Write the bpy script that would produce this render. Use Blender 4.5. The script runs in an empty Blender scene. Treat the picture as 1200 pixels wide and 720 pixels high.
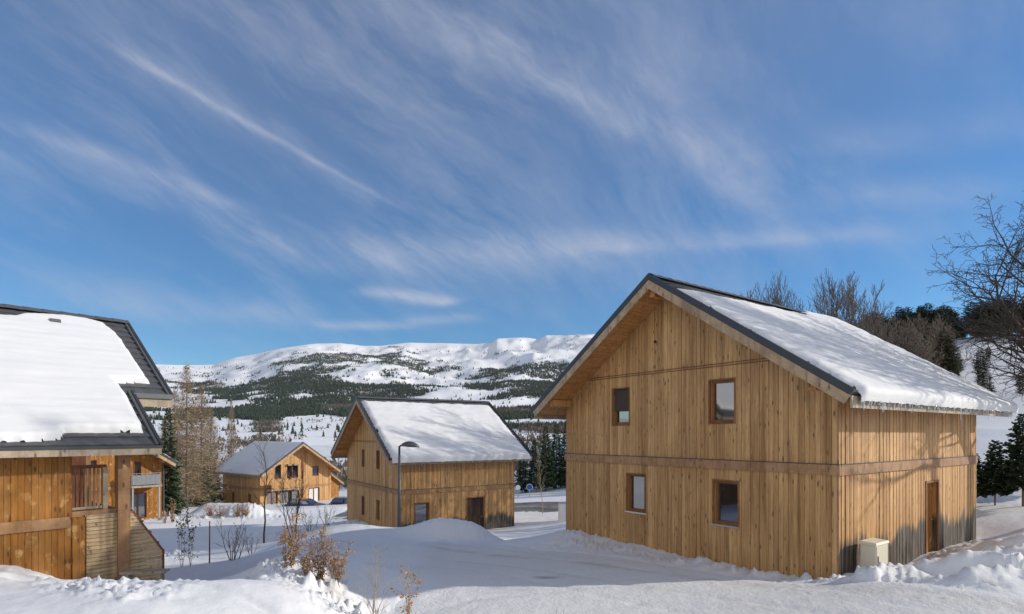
import bpy, math, random
import numpy as np
from mathutils import Vector, Matrix
random.seed(7); RNG = np.random.default_rng(11)
F, HY = 663.4, 509.15            # focal length and horizon row in photo pixels (1200 wide); camera is the origin
scene = bpy.context.scene
COL = scene.collection

# ------------------------------------------------------------------ mesh helpers
class MB:
    def __init__(s): s.v = []; s.f = []; s.m = []; s.t = []
    def add(s, vs, fs, mat=0, tone=.5):
        o = len(s.v); s.v.extend([tuple(v) for v in vs])
        for f in fs: s.f.append(tuple(i + o for i in f)); s.m.append(mat); s.t.append(tone)
    def hexa(s, p, mat=0, tone=.5):   # p: 4 bottom (ccw), 4 top
        s.add(p, [(3,2,1,0),(4,5,6,7),(0,1,5,4),(1,2,6,5),(2,3,7,6),(3,0,4,7)], mat, tone)
    def box(s, x0, x1, y0, y1, z0, z1, mat=0, tone=.5):
        s.hexa([(x0,y0,z0),(x1,y0,z0),(x1,y1,z0),(x0,y1,z0),(x0,y0,z1),(x1,y0,z1),(x1,y1,z1),(x0,y1,z1)], mat, tone)
    def bar(s, a, b, w, h, up=(0,0,1), mat=0, tone=.5):
        a = Vector(a); b = Vector(b); d = (b - a).normalized(); u = Vector(up)
        sd = d.cross(u).normalized(); u = sd.cross(d).normalized()
        q = []
        for e in (a, b): q += [e - sd*w/2 - u*h/2, e + sd*w/2 - u*h/2, e + sd*w/2 + u*h/2, e - sd*w/2 + u*h/2]
        s.add(q, [(3,2,1,0),(4,5,6,7),(0,1,5,4),(1,2,6,5),(2,3,7,6),(3,0,4,7)], mat, tone)
    def tube(s, pts, rad, n=6, mat=0, tone=.5, cap=True):
        pts = [Vector(p) for p in pts]; o = len(s.v); k = len(pts)
        for i, p in enumerate(pts):
            d = (pts[min(i+1,k-1)] - pts[max(i-1,0)])
            d = d.normalized() if d.length > 1e-9 else Vector((0,0,1))
            a = d.cross(Vector((0.31,0.17,1)) if abs(d.z) < .9 else Vector((1,.2,0))).normalized(); b = d.cross(a)
            r = rad[i] if hasattr(rad, '__len__') else rad
            for j in range(n):
                t = 2*math.pi*j/n; q = p + a*(r*math.cos(t)) + b*(r*math.sin(t)); s.v.append((q.x,q.y,q.z))
        for i in range(k-1):
            for j in range(n):
                s.f.append((o+i*n+j, o+i*n+(j+1)%n, o+(i+1)*n+(j+1)%n, o+(i+1)*n+j)); s.m.append(mat); s.t.append(tone)
        if cap and n > 2:
            s.f.append(tuple(o+j for j in range(n))[::-1]); s.m.append(mat); s.t.append(tone)
            s.f.append(tuple(o+(k-1)*n+j for j in range(n))); s.m.append(mat); s.t.append(tone)
    def mesh(s, name, mats, smooth=False):
        me = bpy.data.meshes.new(name); me.from_pydata(s.v, [], s.f)
        for m in (mats if isinstance(mats, (list, tuple)) else [mats]): me.materials.append(m)
        me.polygons.foreach_set('material_index', s.m)
        at = me.attributes.new('tone', 'FLOAT', 'FACE'); at.data.foreach_set('value', s.t)
        if smooth: me.polygons.foreach_set('use_smooth', [True]*len(s.f))
        me.update(); return me
    def build(s, name, mats, parent=None, smooth=False, loc=None):
        return link(name, s.mesh(name, mats, smooth), parent, loc)

def link(name, me, parent=None, loc=None, rotz=0):
    o = bpy.data.objects.new(name, me); COL.objects.link(o)
    if parent is not None: o.parent = parent
    if loc is not None: o.location = loc
    if rotz: o.rotation_euler = (0,0,rotz)
    return o
def tag(o, label, cat=None, group=None, kind=None):
    o['label'] = label
    if cat: o['category'] = cat
    if group: o['group'] = group
    if kind: o['kind'] = kind
    return o
def thing(name, label, cat, loc=(0,0,0), rotz=0, group=None):
    o = bpy.data.objects.new(name, None); COL.objects.link(o); o.empty_display_size = .3
    o.location = loc; o.rotation_euler = (0,0,rotz)
    return tag(o, label, cat, group)
def dup(root, loc, rotz=0, scale=None, label=None, group=None):
    def rec(o, par):
        c = o.copy(); COL.objects.link(c)
        if par is not None: c.parent = par
        for ch in [x for x in CH.get(o.name, [])]: rec(ch, c)
        return c
    CH = {}
    for o in COL.objects:
        if o.parent: CH.setdefault(o.parent.name, []).append(o)
    r = rec(root, None); r.location = loc; r.rotation_euler = (0,0,rotz)
    if scale is not None: r.scale = scale if hasattr(scale, '__len__') else (scale,)*3
    if label: r['label'] = label
    if group: r['group'] = group
    return r
def grid_mesh(name, P, mats, keep=None, tone=None, close=False, parent=None, smooth=True):
    """P: (n,m,3) array -> quad grid object"""
    n, m = P.shape[:2]; idx = np.arange(n*m).reshape(n, m)
    a, b, c, d = idx[:-1,:-1], idx[1:,:-1], idx[1:,1:], idx[:-1,1:]
    if close:
        b2 = np.roll(idx, -1, axis=1); a, b, c, d = idx[:-1], idx[1:], b2[1:], b2[:-1]
    q = np.stack([a,b,c,d], -1).reshape(-1,4)
    if keep is not None: q = q[keep.reshape(-1)]
    used = np.unique(q); rm = np.full(n*m, -1); rm[used] = np.arange(len(used)); q = rm[q]
    v = P.reshape(-1,3)[used]
    me = bpy.data.meshes.new(name)
    me.vertices.add(len(v)); me.vertices.foreach_set('co', v.astype(np.float32).ravel())
    me.loops.add(q.size); me.loops.foreach_set('vertex_index', q.astype(np.int32).ravel())
    me.polygons.add(len(q)); me.polygons.foreach_set('loop_start', np.arange(0, q.size, 4, dtype=np.int32))
    if smooth: me.polygons.foreach_set('use_smooth', np.ones(len(q), bool))
    for mt in (mats if isinstance(mats,(list,tuple)) else [mats]): me.materials.append(mt)
    if tone is not None:
        at = me.attributes.new('tone','FLOAT','POINT'); at.data.foreach_set('value', tone.reshape(-1)[used].astype(np.float32))
    me.update(calc_edges=True); me.validate()
    return link(name, me, parent)
def poly_mesh(name, v, nside, mats):
    """v: (k, nside, 3) separate polygons"""
    k = len(v); me = bpy.data.meshes.new(name)
    me.vertices.add(k*nside); me.vertices.foreach_set('co', v.astype(np.float32).ravel())
    me.loops.add(k*nside); me.loops.foreach_set('vertex_index', np.arange(k*nside, dtype=np.int32))
    me.polygons.add(k); me.polygons.foreach_set('loop_start', np.arange(0, k*nside, nside, dtype=np.int32))
    for mt in (mats if isinstance(mats,(list,tuple)) else [mats]): me.materials.append(mt)
    me.update(calc_edges=True); return me

# ------------------------------------------------------------------ noise
_pt = RNG.permutation(512); _pt = np.concatenate([_pt,_pt]); _ga = RNG.uniform(0, 2*np.pi, 512)
def perlin(x, y):
    xi = np.floor(x).astype(int); yi = np.floor(y).astype(int); xf = x-xi; yf = y-yi
    u = xf*xf*xf*(xf*(xf*6-15)+10); v = yf*yf*yf*(yf*(yf*6-15)+10)
    def g(ix, iy, dx, dy):
        h = _pt[(_pt[ix & 511] + iy) & 511]; a = _ga[h]; return np.cos(a)*dx + np.sin(a)*dy
    n00 = g(xi,yi,xf,yf); n10 = g(xi+1,yi,xf-1,yf); n01 = g(xi,yi+1,xf,yf-1); n11 = g(xi+1,yi+1,xf-1,yf-1)
    return (n00*(1-u)+n10*u)*(1-v) + (n01*(1-u)+n11*u)*v
def fbm(x, y, oc=4, gain=.5):
    r = 0; a = 1; fq = 1
    for i in range(oc): r = r + a*perlin(x*fq+17.3*i, y*fq-9.1*i); a *= gain; fq *= 2.03
    return r
def sstep(x, a, b):
    t = np.clip((x-a)/(b-a), 0, 1); return t*t*(3-2*t)
def segdist(x, y, pts):
    d = np.full(np.shape(x), 1e9)
    for (ax,ay),(bx,by) in zip(pts[:-1], pts[1:]):
        L = (bx-ax)**2+(by-ay)**2; t = np.clip(((x-ax)*(bx-ax)+(y-ay)*(by-ay))/L, 0, 1)
        d = np.minimum(d, np.hypot(x-ax-t*(bx-ax), y-ay-t*(by-ay)))
    return d
def polysd(x, y, pts):               # signed distance, positive inside
    d = segdist(x, y, list(pts)+[pts[0]]); ins = np.zeros(np.shape(x), bool)
    n = len(pts)
    for i in range(n):
        ax,ay = pts[i]; bx,by = pts[(i+1)%n]
        if ay == by: continue
        c = ((ay > y) != (by > y)) & (x < (bx-ax)*(y-ay)/(by-ay)+ax); ins ^= c
    return np.where(ins, d, -d)

# ------------------------------------------------------------------ materials
def mat(name):
    m = bpy.data.materials.new(name); m.use_nodes = True; nt = m.node_tree; b = nt.nodes['Principled BSDF']
    return m, nt, b
def N(nt, t, **kw):
    n = nt.nodes.new(t)
    for k, v in kw.items():
        if k in n.inputs: n.inputs[k].default_value = v
        else: setattr(n, k, v)
    return n
def L(nt, a, b): nt.links.new(a, b)
def mixc(nt, fac, a, b, mode='MIX'):
    n = nt.nodes.new('ShaderNodeMix'); n.data_type = 'RGBA'; n.blend_type = mode
    for sock, v in ((n.inputs[0], fac), (n.inputs[6], a), (n.inputs[7], b)):
        if isinstance(v, bpy.types.NodeSocket): L(nt, v, sock)
        elif isinstance(v, (int,float)): sock.default_value = v
        else: sock.default_value = (*v, 1)
    return n.outputs[2]
def math_(nt, op, a, b=None, c=None):
    n = nt.nodes.new('ShaderNodeMath'); n.operation = op
    for i, v in enumerate((a,b,c)):
        if v is None: continue
        if isinstance(v, bpy.types.NodeSocket): L(nt, v, n.inputs[i])
        else: n.inputs[i].default_value = v
    return n.outputs[0]
def rng_(nt, v, a, b, c=0., d=1., smooth=False):
    n = nt.nodes.new('ShaderNodeMapRange'); n.inputs[1].default_value=a; n.inputs[2].default_value=b; n.inputs[3].default_value=c; n.inputs[4].default_value=d
    if smooth: n.interpolation_type = 'SMOOTHSTEP'
    L(nt, v, n.inputs[0]); return n.outputs[0]
def noise(nt, vec, scale, detail=3, rough=.5):
    n = N(nt, 'ShaderNodeTexNoise'); n.inputs['Scale'].default_value = scale; n.inputs['Detail'].default_value = detail; n.inputs['Roughness'].default_value = rough
    if vec is not None: L(nt, vec, n.inputs['Vector'])
    return n.outputs['Fac']
def objco(nt, sc=(1,1,1)):
    tc = N(nt, 'ShaderNodeTexCoord'); mp = N(nt, 'ShaderNodeMapping'); mp.inputs['Scale'].default_value = sc
    L(nt, tc.outputs['Object'], mp.inputs['Vector']); return mp.outputs['Vector']
def bump(nt, b, h, strength, dist=.01):
    n = N(nt, 'ShaderNodeBump'); n.inputs['Strength'].default_value = strength; n.inputs['Distance'].default_value = dist
    L(nt, h, n.inputs['Height']); L(nt, n.outputs[0], b.inputs['Normal'])
def plain(name, col, rough=.6, metal=0, var=.15, vscale=4., spec=.5, ior=None):
    m, nt, b = mat(name)
    nz = noise(nt, objco(nt), vscale, 4)
    c = mixc(nt, nz, tuple(x*(1-var) for x in col), tuple(min(1,x*(1+var)) for x in col))
    L(nt, c, b.inputs['Base Color']); b.inputs['Roughness'].default_value = rough; b.inputs['Metallic'].default_value = metal
    b.inputs['Specular IOR Level'].default_value = spec
    if ior: b.inputs['IOR'].default_value = ior
    return m
def wood(name, dark, mid, light, rough=.55, stain=None, sc=(9,9,.7), flame=0, spec=.3):
    m, nt, b = mat(name)
    at = N(nt, 'ShaderNodeAttribute', attribute_name='tone')
    tone = at.outputs['Fac']
    co = objco(nt, sc)
    off = N(nt, 'ShaderNodeVectorMath', operation='ADD'); L(nt, co, off.inputs[0])
    cmb = N(nt, 'ShaderNodeCombineXYZ'); t7 = math_(nt, 'MULTIPLY', tone, 57.); L(nt, t7, cmb.inputs[0]); L(nt, t7, cmb.inputs[2]); L(nt, cmb.outputs[0], off.inputs[1])
    g = noise(nt, off.outputs[0], 2.2, 5, .6)
    g2 = noise(nt, off.outputs[0], 9., 3, .6)
    base = mixc(nt, rng_(nt, tone, -.12, 1.12), dark, light)
    base = mixc(nt, .3, base, mid)
    c = mixc(nt, rng_(nt, g, .38, .62), base, mixc(nt, .32, base, (.02,.008,.002), 'MIX'))
    c = mixc(nt, rng_(nt, g2, .4, .7, 0, .35), c, light)
    # knots
    kco = objco(nt, (7,7,2.3)); o2 = N(nt, 'ShaderNodeVectorMath', operation='ADD'); L(nt, kco, o2.inputs[0]); L(nt, cmb.outputs[0], o2.inputs[1])
    vo = N(nt, 'ShaderNodeTexVoronoi'); vo.inputs['Scale'].default_value = 1.; L(nt, o2.outputs[0], vo.inputs['Vector'])
    kn = rng_(nt, vo.outputs['Distance'], .11, .21, .85, 0)
    c = mixc(nt, kn, c, tuple(x*.28 for x in dark))
    big = noise(nt, objco(nt, (.5,.5,.35)), 1.5, 3)
    c = mixc(nt, rng_(nt, big, .35, .7, 0, .35), c, tuple(x*.75 for x in dark))
    strk = noise(nt, objco(nt, (2.6,2.6,.10)), 2., 4, .65)
    c = mixc(nt, rng_(nt, strk, .50, .66, 0, .68), c, tuple(x*.62 for x in dark))
    c = mixc(nt, rng_(nt, strk, .46, .32, 0, .12), c, (.52,.40,.27))
    if flame:
        fl = noise(nt, objco(nt, (3.2,3.2,2.2)), 1.3, 4, .65)
        c = mixc(nt, rng_(nt, fl, .56, .68, 0, flame), c, (.66,.42,.17))
    if stain:
        z = N(nt, 'ShaderNodeSeparateXYZ'); tc = N(nt, 'ShaderNodeTexCoord'); L(nt, tc.outputs['Object'], z.inputs[0])
        e = math_(nt, 'ADD', z.outputs[2], math_(nt, 'MULTIPLY', math_(nt, 'SUBTRACT', tone, .5), .28))
        e = math_(nt, 'ADD', e, math_(nt, 'MULTIPLY', math_(nt, 'SUBTRACT', noise(nt, objco(nt,(1,1,.6)), 1.1, 3), .5), 1.0))
        st = rng_(nt, e, stain-.18, stain+.16, .96, 0, True)
        sv = noise(nt, objco(nt, (16,16,.7)), 1.2, 4, .7)
        c = mixc(nt, st, c, mixc(nt, rng_(nt, sv, .42, .72), (.022,.019,.018), (.27,.24,.205)))
    L(nt, c, b.inputs['Base Color']); b.inputs['Roughness'].default_value = rough; b.inputs['Specular IOR Level'].default_value = spec
    bump(nt, b, g2, .25, .004)
    return m
W_D, W_M, W_L = (.36,.175,.060), (.61,.33,.118), (.81,.50,.22)
M_wood   = wood('larch_siding', W_D, W_M, W_L)
M_woodst = wood('larch_siding_stained', W_D, W_M, W_L, stain=.95)
M_woodgold = wood('golden_siding', (.25,.09,.011), (.345,.138,.019), (.44,.20,.04), flame=.6, sc=(5,5,.6))
M_beam   = wood('beam_wood', (.30,.15,.065), (.40,.215,.10), (.49,.29,.145), sc=(2,2,2))
M_soffit = wood('soffit_wood', (.46,.20,.06), (.56,.27,.085), (.66,.35,.13))
M_grey   = wood('weathered_board', (.28,.215,.15), (.40,.32,.23), (.50,.42,.32), sc=(2,2,2))
M_barge  = wood('barge_wood', (.32,.20,.11), (.45,.30,.17), (.56,.41,.26), sc=(2,2,2))
M_darkdoor = wood('dark_door_wood', (.03,.018,.012), (.055,.032,.02), (.085,.05,.03), sc=(4,4,1))
M_slat   = wood('slat_wood', (.36,.235,.12), (.55,.385,.205), (.70,.53,.32), sc=(1.2,1.2,8))
M_frame  = wood('window_frame_wood', (.19,.075,.026), (.29,.12,.042), (.38,.17,.065), sc=(5,5,2))
M_redwood= wood('dark_red_wood', (.14,.045,.02), (.20,.07,.03), (.28,.11,.05), sc=(4,4,2))
M_tile = plain('slate_tile', (.075,.078,.082), .55, var=.35, vscale=5)
M_edge = plain('dark_metal_edge', (.05,.052,.056), .45, .3)
M_gutter = plain('zinc_gutter', (.12,.125,.13), .45, .6)
M_dark = plain('dark_interior', (.012,.012,.013), .8)
M_blind = plain('brown_roller_blind', (.06,.035,.028), .7)
M_sill = plain('metal_sill', (.45,.45,.46), .4, .4)
M_lamp = plain('lamp_grey_paint', (.075,.082,.09), .4, .2)
M_cab = plain('cream_cabinet', (.62,.57,.46), .5, var=.06)
M_white = plain('white_paint', (.78,.78,.78), .5, var=.04)
M_curtain = plain('white_curtain', (.75,.74,.72), .8, var=.1)
M_blue = plain('blue_sign_face', (.01,.10,.42), .35, var=.05)
M_metal = plain('galvanised_steel', (.42,.44,.46), .4, .7)
M_mesh = plain('grey_railing_panel', (.20,.21,.22), .5, .3)
M_bark = plain('dark_bark', (.055,.040,.032), .9, var=.35, vscale=9)
M_bark2 = plain('grey_brown_bark', (.15,.115,.085), .9, var=.35, vscale=9)
M_bark3 = plain('pale_bark', (.30,.235,.165), .9, var=.3, vscale=9)
M_rust = plain('rusty_steel', (.16,.09,.05), .8)
M_stone = plain('concrete', (.4,.39,.37), .8)
def glassmat():
    m, nt, b = mat('window_glass'); b.inputs['Base Color'].default_value = (.012,.015,.018,1); b.inputs['Roughness'].default_value = .04
    b.inputs['IOR'].default_value = 2.9; b.inputs['Specular IOR Level'].default_value = .6
    nz = noise(nt, objco(nt), 1.4, 1); bump(nt, b, nz, .05, .02); return m
M_glass = glassmat()
def leafmat(name, c1, c2, rough=.7):
    m, nt, b = mat(name)
    geo = N(nt, 'ShaderNodeNewGeometry'); oi = N(nt, 'ShaderNodeObjectInfo')
    r = math_(nt, 'FRACT', math_(nt, 'ADD', geo.outputs['Random Per Island'], 0.))
    nz = noise(nt, objco(nt), .6, 3)
    c = mixc(nt, r, c1, c2); c = mixc(nt, rng_(nt, nz, .3, .7, 0, .4), c, tuple(x*.6 for x in c1))
    c = mixc(nt, math_(nt, 'MULTIPLY', oi.outputs['Random'], .45), c, tuple(.6*(x+y) for x,y in zip(c1,c2)))
    L(nt, c, b.inputs['Base Color']); b.inputs['Roughness'].default_value = rough; b.inputs['Specular IOR Level'].default_value = .2
    return m
M_needle = leafmat('conifer_needles', (.022,.042,.024), (.075,.115,.055))
M_needle2 = leafmat('olive_needles', (.035,.040,.018), (.085,.085,.035))
M_larch = leafmat('bare_larch_twigs', (.19,.135,.085), (.34,.26,.165))
M_dryleaf = leafmat('dry_beech_leaves', (.27,.145,.07), (.52,.33,.18))
M_dryleaf2 = leafmat('pale_dry_leaves', (.33,.17,.08), (.52,.31,.16))
M_farneedle = leafmat('far_conifer_needles', (.020,.034,.024), (.050,.066,.040))
M_farwood = leafmat('far_bare_wood', (.085,.068,.056), (.17,.14,.112))
def snowmat(name, far=False, road=False):
    m, nt, b = mat(name)
    tc = N(nt, 'ShaderNodeTexCoord'); co = tc.outputs['Object']
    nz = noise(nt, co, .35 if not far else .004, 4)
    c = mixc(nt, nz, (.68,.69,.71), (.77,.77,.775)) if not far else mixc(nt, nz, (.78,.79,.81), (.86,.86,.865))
    b.inputs['Roughness'].default_value = .75; b.inputs['Specular IOR Level'].default_value = .25
    if road:
        at = N(nt, 'ShaderNodeAttribute', attribute_name='tone')      # tyre-track dirt
        d = noise(nt, co, 1.1, 5, .65); d2 = noise(nt, co, 11., 5, .7)
        am = at.outputs['Fac']
        c = mixc(nt, math_(nt, 'MULTIPLY', am, rng_(nt, d, .25, .7, .35, 1.)), c, (.62,.60,.555))
        c = mixc(nt, math_(nt, 'MULTIPLY', am, rng_(nt, d2, .52, .72, 0, .6)), c, (.44,.41,.36))
        c = mixc(nt, rng_(nt, am, .55, 1.3, 0, .95), c, (.25,.225,.20))
        h = math_(nt, 'ADD', noise(nt, co, 9., 5, .65), math_(nt, 'MULTIPLY', noise(nt, co, 40., 3, .6), .35))
        bump(nt, b, h, .45, .06)
    elif not far:
        at = N(nt, 'ShaderNodeAttribute', attribute_name='tone')      # bare dirt showing through
        d2 = noise(nt, co, 5., 7, .75)
        dirt = math_(nt, 'MULTIPLY', at.outputs['Fac'], rng_(nt, d2, .38, .62))
        c = mixc(nt, dirt, c, (.30,.23,.165))
        h = math_(nt, 'ADD', noise(nt, co, 5., 6, .6), math_(nt, 'MULTIPLY', noise(nt, co, 30., 3, .6), .2))
        bump(nt, b, h, .35, .05)
        b.inputs['Subsurface Weight'].default_value = .0
    if far:      # heath and bare ground between the trees
        at = N(nt, 'ShaderNodeAttribute', attribute_name='tone'); sp_ = noise(nt, co, .035, 5, .7); sp2 = noise(nt, co, .012, 5, .7)
        k = math_(nt, 'ADD', math_(nt, 'MULTIPLY', at.outputs['Fac'], .42), math_(nt, 'MULTIPLY', math_(nt, 'SUBTRACT', sp_, .5), 1.9))
        c = mixc(nt, rng_(nt, k, .34, .48, 0, .88), c, mixc(nt, rng_(nt, sp2, .4, .6), (.045,.055,.045), (.13,.10,.075)))
    L(nt, c, b.inputs['Base Color']); return m
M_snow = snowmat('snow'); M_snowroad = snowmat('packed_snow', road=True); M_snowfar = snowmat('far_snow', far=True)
def roofsnow():
    m, nt, b = mat('roof_snow'); co = objco(nt)
    c = mixc(nt, noise(nt, co, .8, 3), (.64,.65,.67), (.72,.72,.725)); L(nt, c, b.inputs['Base Color'])
    b.inputs['Roughness'].default_value = .75; b.inputs['Specular IOR Level'].default_value = .2
    h = math_(nt, 'ADD', noise(nt, co, 4., 5, .55), noise(nt, objco(nt, (.15,1.5,1.5)), 4., 2)); bump(nt, b, h, .22, .03); return m
M_roofsnow = roofsnow()
def icemat():
    m, nt, b = mat('icicle_ice'); b.inputs['Base Color'].default_value = (.85,.89,.92,1); b.inputs['Roughness'].default_value = .12
    b.inputs['Transmission Weight'].default_value = .55; b.inputs['IOR'].default_value = 1.31; return m
M_ice = icemat()
def asphalt():
    m, nt, b = mat('wet_asphalt'); co = objco(nt); n1 = noise(nt, co, .5, 5, .65)
    c = mixc(nt, rng_(nt, n1, .35, .65), (.085,.078,.068), (.21,.185,.15))
    at = N(nt, 'ShaderNodeAttribute', attribute_name='tone'); c = mixc(nt, rng_(nt, math_(nt,'ADD',at.outputs['Fac'],noise(nt,co,1.2,4)), .95,1.1), c, (.7,.69,.66))
    L(nt, c, b.inputs['Base Color']); L(nt, rng_(nt, n1, .3, .7, .25, .8), b.inputs['Roughness']); return m
M_asphalt = asphalt()
def carpaint(name, col):
    m, nt, b = mat(name); c = mixc(nt, noise(nt, objco(nt), 3, 3), col, tuple(x*1.25 for x in col)); L(nt, c, b.inputs['Base Color'])
    b.inputs['Roughness'].default_value = .28; b.inputs['Coat Weight'].default_value = .6; return m
M_carblue = carpaint('dark_blue_paint', (.012,.035,.10)); M_carblack = carpaint('black_paint', (.012,.013,.016))
M_rubber = plain('tyre_rubber', (.02,.02,.02), .85); M_red = plain('red_lamp_lens', (.4,.02,.015), .25); M_lens = plain('clear_lamp_lens', (.6,.6,.62), .15)

# ------------------------------------------------------------------ sun, sky, camera
SUN_AZ, SUN_EL = math.radians(4.6), math.radians(21.0)     # towards the sun: azimuth from +X to +Y
w = bpy.data.worlds.new('World'); scene.world = w; w.use_nodes = True; nt = w.node_tree
bg = nt.nodes['Background']
sky = N(nt, 'ShaderNodeTexSky', sky_type='NISHITA', sun_disc=False)
sky.sun_elevation = SUN_EL; sky.sun_rotation = math.pi/2 - SUN_AZ
sky.altitude = 1300; sky.air_density = 1.0; sky.dust_density = .15; sky.ozone_density = 3.2
tc = N(nt, 'ShaderNodeTexCoord'); sp = N(nt, 'ShaderNodeSeparateXYZ'); L(nt, tc.outputs['Generated'], sp.inputs[0])
zc = math_(nt, 'MAXIMUM', sp.outputs[2], .02)
qx = math_(nt, 'DIVIDE', sp.outputs[0], zc); qy = math_(nt, 'DIVIDE', sp.outputs[1], zc)     # point on a flat cloud deck
cq = N(nt, 'ShaderNodeCombineXYZ'); L(nt, qx, cq.inputs[0]); L(nt, qy, cq.inputs[1])
dirv = tc.outputs['Generated']
wn = N(nt, 'ShaderNodeTexNoise'); wn.inputs['Scale'].default_value = 2.6; wn.inputs['Detail'].default_value = 5; wn.inputs['Roughness'].default_value = .55; L(nt, dirv, wn.inputs['Vector'])
wv = N(nt, 'ShaderNodeVectorMath', operation='MULTIPLY_ADD'); L(nt, wn.outputs['Color'], wv.inputs[0]); wv.inputs[1].default_value = (.16,.16,0); L(nt, cq.outputs[0], wv.inputs[2])
ws = N(nt, 'ShaderNodeSeparateXYZ'); L(nt, wv.outputs[0], ws.inputs[0]); qx, qy = ws.outputs[0], ws.outputs[1]
dw = N(nt, 'ShaderNodeVectorMath', operation='MULTIPLY_ADD'); L(nt, wn.outputs['Color'], dw.inputs[0]); dw.inputs[1].default_value = (.13,.13,.13); L(nt, dirv, dw.inputs[2])
def fibre(angle, along, across, scale, detail, rough):
    f1 = N(nt, 'ShaderNodeMapping'); f1.inputs['Rotation'].default_value = (0, math.radians(angle), 0); L(nt, dw.outputs[0], f1.inputs['Vector'])
    f2 = N(nt, 'ShaderNodeMapping'); f2.inputs['Scale'].default_value = (along, along, across); L(nt, f1.outputs[0], f2.inputs['Vector'])
    return noise(nt, f2.outputs[0], scale, detail, rough)
fn = fibre(-30, 2.2, 11., 1.7, 9, .66)         # fine wisps running down to the right
fn3 = fibre(-52, 2.4, 9., 1.5, 9, .66)         # steeper feathers
fn2 = fibre(-14, 1.6, 3.6, 1.3, 7, .6)         # broad patches
def deck(px, py): return ((px-600)/(HY-py) + .08, F/(HY-py) + .08)
def streak(p0, p1, width, amp, soft=.5):
    (ax,ay),(bx,by) = deck(*p0), deck(*p1); Ln = math.hypot(bx-ax, by-ay); ux, uy = (bx-ax)/Ln, (by-ay)/Ln
    dx = math_(nt, 'SUBTRACT', qx, ax); dy = math_(nt, 'SUBTRACT', qy, ay)
    u = math_(nt, 'ADD', math_(nt, 'MULTIPLY', dx, ux), math_(nt, 'MULTIPLY', dy, uy))
    v = math_(nt, 'SUBTRACT', math_(nt, 'MULTIPLY', dy, ux), math_(nt, 'MULTIPLY', dx, uy))
    e = math_(nt, 'EXPONENT', math_(nt, 'MULTIPLY', math_(nt, 'MULTIPLY', v, v), -1/(width*width)))
    r0 = rng_(nt, u, -.05, soft*Ln*.5, 0, 1, True); r1 = rng_(nt, u, Ln, Ln*(1-soft*.5), 0, 1, True)
    k = math_(nt, 'MULTIPLY', math_(nt, 'MULTIPLY', e, r0), math_(nt, 'MULTIPLY', r1, amp))
    return k
cl = None
for a in [((60,20),(480,250),.022,.36), ((40,0),(480,255),.10,.20), ((-60,120),(330,260),.07,.26), ((-80,130),(420,300),.22,.20),
          ((400,292),(1250,268),.20,.17,.6), ((560,300),(1100,268),.10,.10), ((250,300),(800,300),.35,.22),
          ((690,20),(900,250),.09,.20), ((520,20),(760,170),.06,.16), ((900,170),(1300,140),.14,.24,.9), ((860,235),(1300,215),.18,.18,.8),
          ((415,338),(540,358),.17,.50), ((370,383),(500,381),.22,.38), ((470,378),(570,371),.2,.25), ((30,355),(400,372),.55,.22), ((0,330),(240,345),.5,.18)]:
    s_ = streak(*a); cl = s_ if cl is None else math_(nt, 'ADD', cl, s_)
cl = math_(nt, 'MULTIPLY', cl, rng_(nt, fn2, .32, .60, .45, 1.15))
cl = math_(nt, 'MULTIPLY', cl, rng_(nt, fn, .34, .66, .35, 1.35))
wx = rng_(nt, sp.outputs[0], -.15, .25, 0, 1, True)
fm_ = math_(nt, 'ADD', math_(nt, 'MULTIPLY', fn, math_(nt, 'SUBTRACT', 1., wx)), math_(nt, 'MULTIPLY', fn3, wx))
veil = math_(nt, 'MULTIPLY', rng_(nt, fm_, .42, .74), rng_(nt, fn2, .36, .66, .12, 1)); veil = math_(nt, 'MULTIPLY', veil, rng_(nt, sp.outputs[2], .10, .35, .12, .42))
veil = math_(nt, 'ADD', veil, rng_(nt, sp.outputs[2], .12, .60, 0.0, .22))
cl = math_(nt, 'MINIMUM', math_(nt, 'ADD', cl, veil), .75)
cl = math_(nt, 'MULTIPLY', cl, rng_(nt, sp.outputs[2], .02, .12))
gm = N(nt, 'ShaderNodeHueSaturation'); gm.inputs['Saturation'].default_value = 1.36; L(nt, sky.outputs[0], gm.inputs['Color'])
SKYC = mixc(nt, cl, gm.outputs[0], (4.3,4.5,5.3))
# added bright sky patch behind the camera, out of view, filling the shaded gable
fill_bank = math_(nt, 'MULTIPLY', rng_(nt, sp.outputs[1], -.10, -.42, 0, 1, True), math_(nt, 'MULTIPLY', rng_(nt, sp.outputs[2], .0, .10, 0, 1, True), rng_(nt, sp.outputs[2], .55, .85, 1, 0, True)))
fill_bank = math_(nt, 'MULTIPLY', fill_bank, rng_(nt, noise(nt, tc.outputs['Generated'], 3.2, 6, .6), .30, .55, .4, 1.))
SKYC = mixc(nt, fill_bank, SKYC, (8.3,8.0,7.7))
L(nt, SKYC, bg.inputs['Color']); bg.inputs['Strength'].default_value = .12

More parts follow.
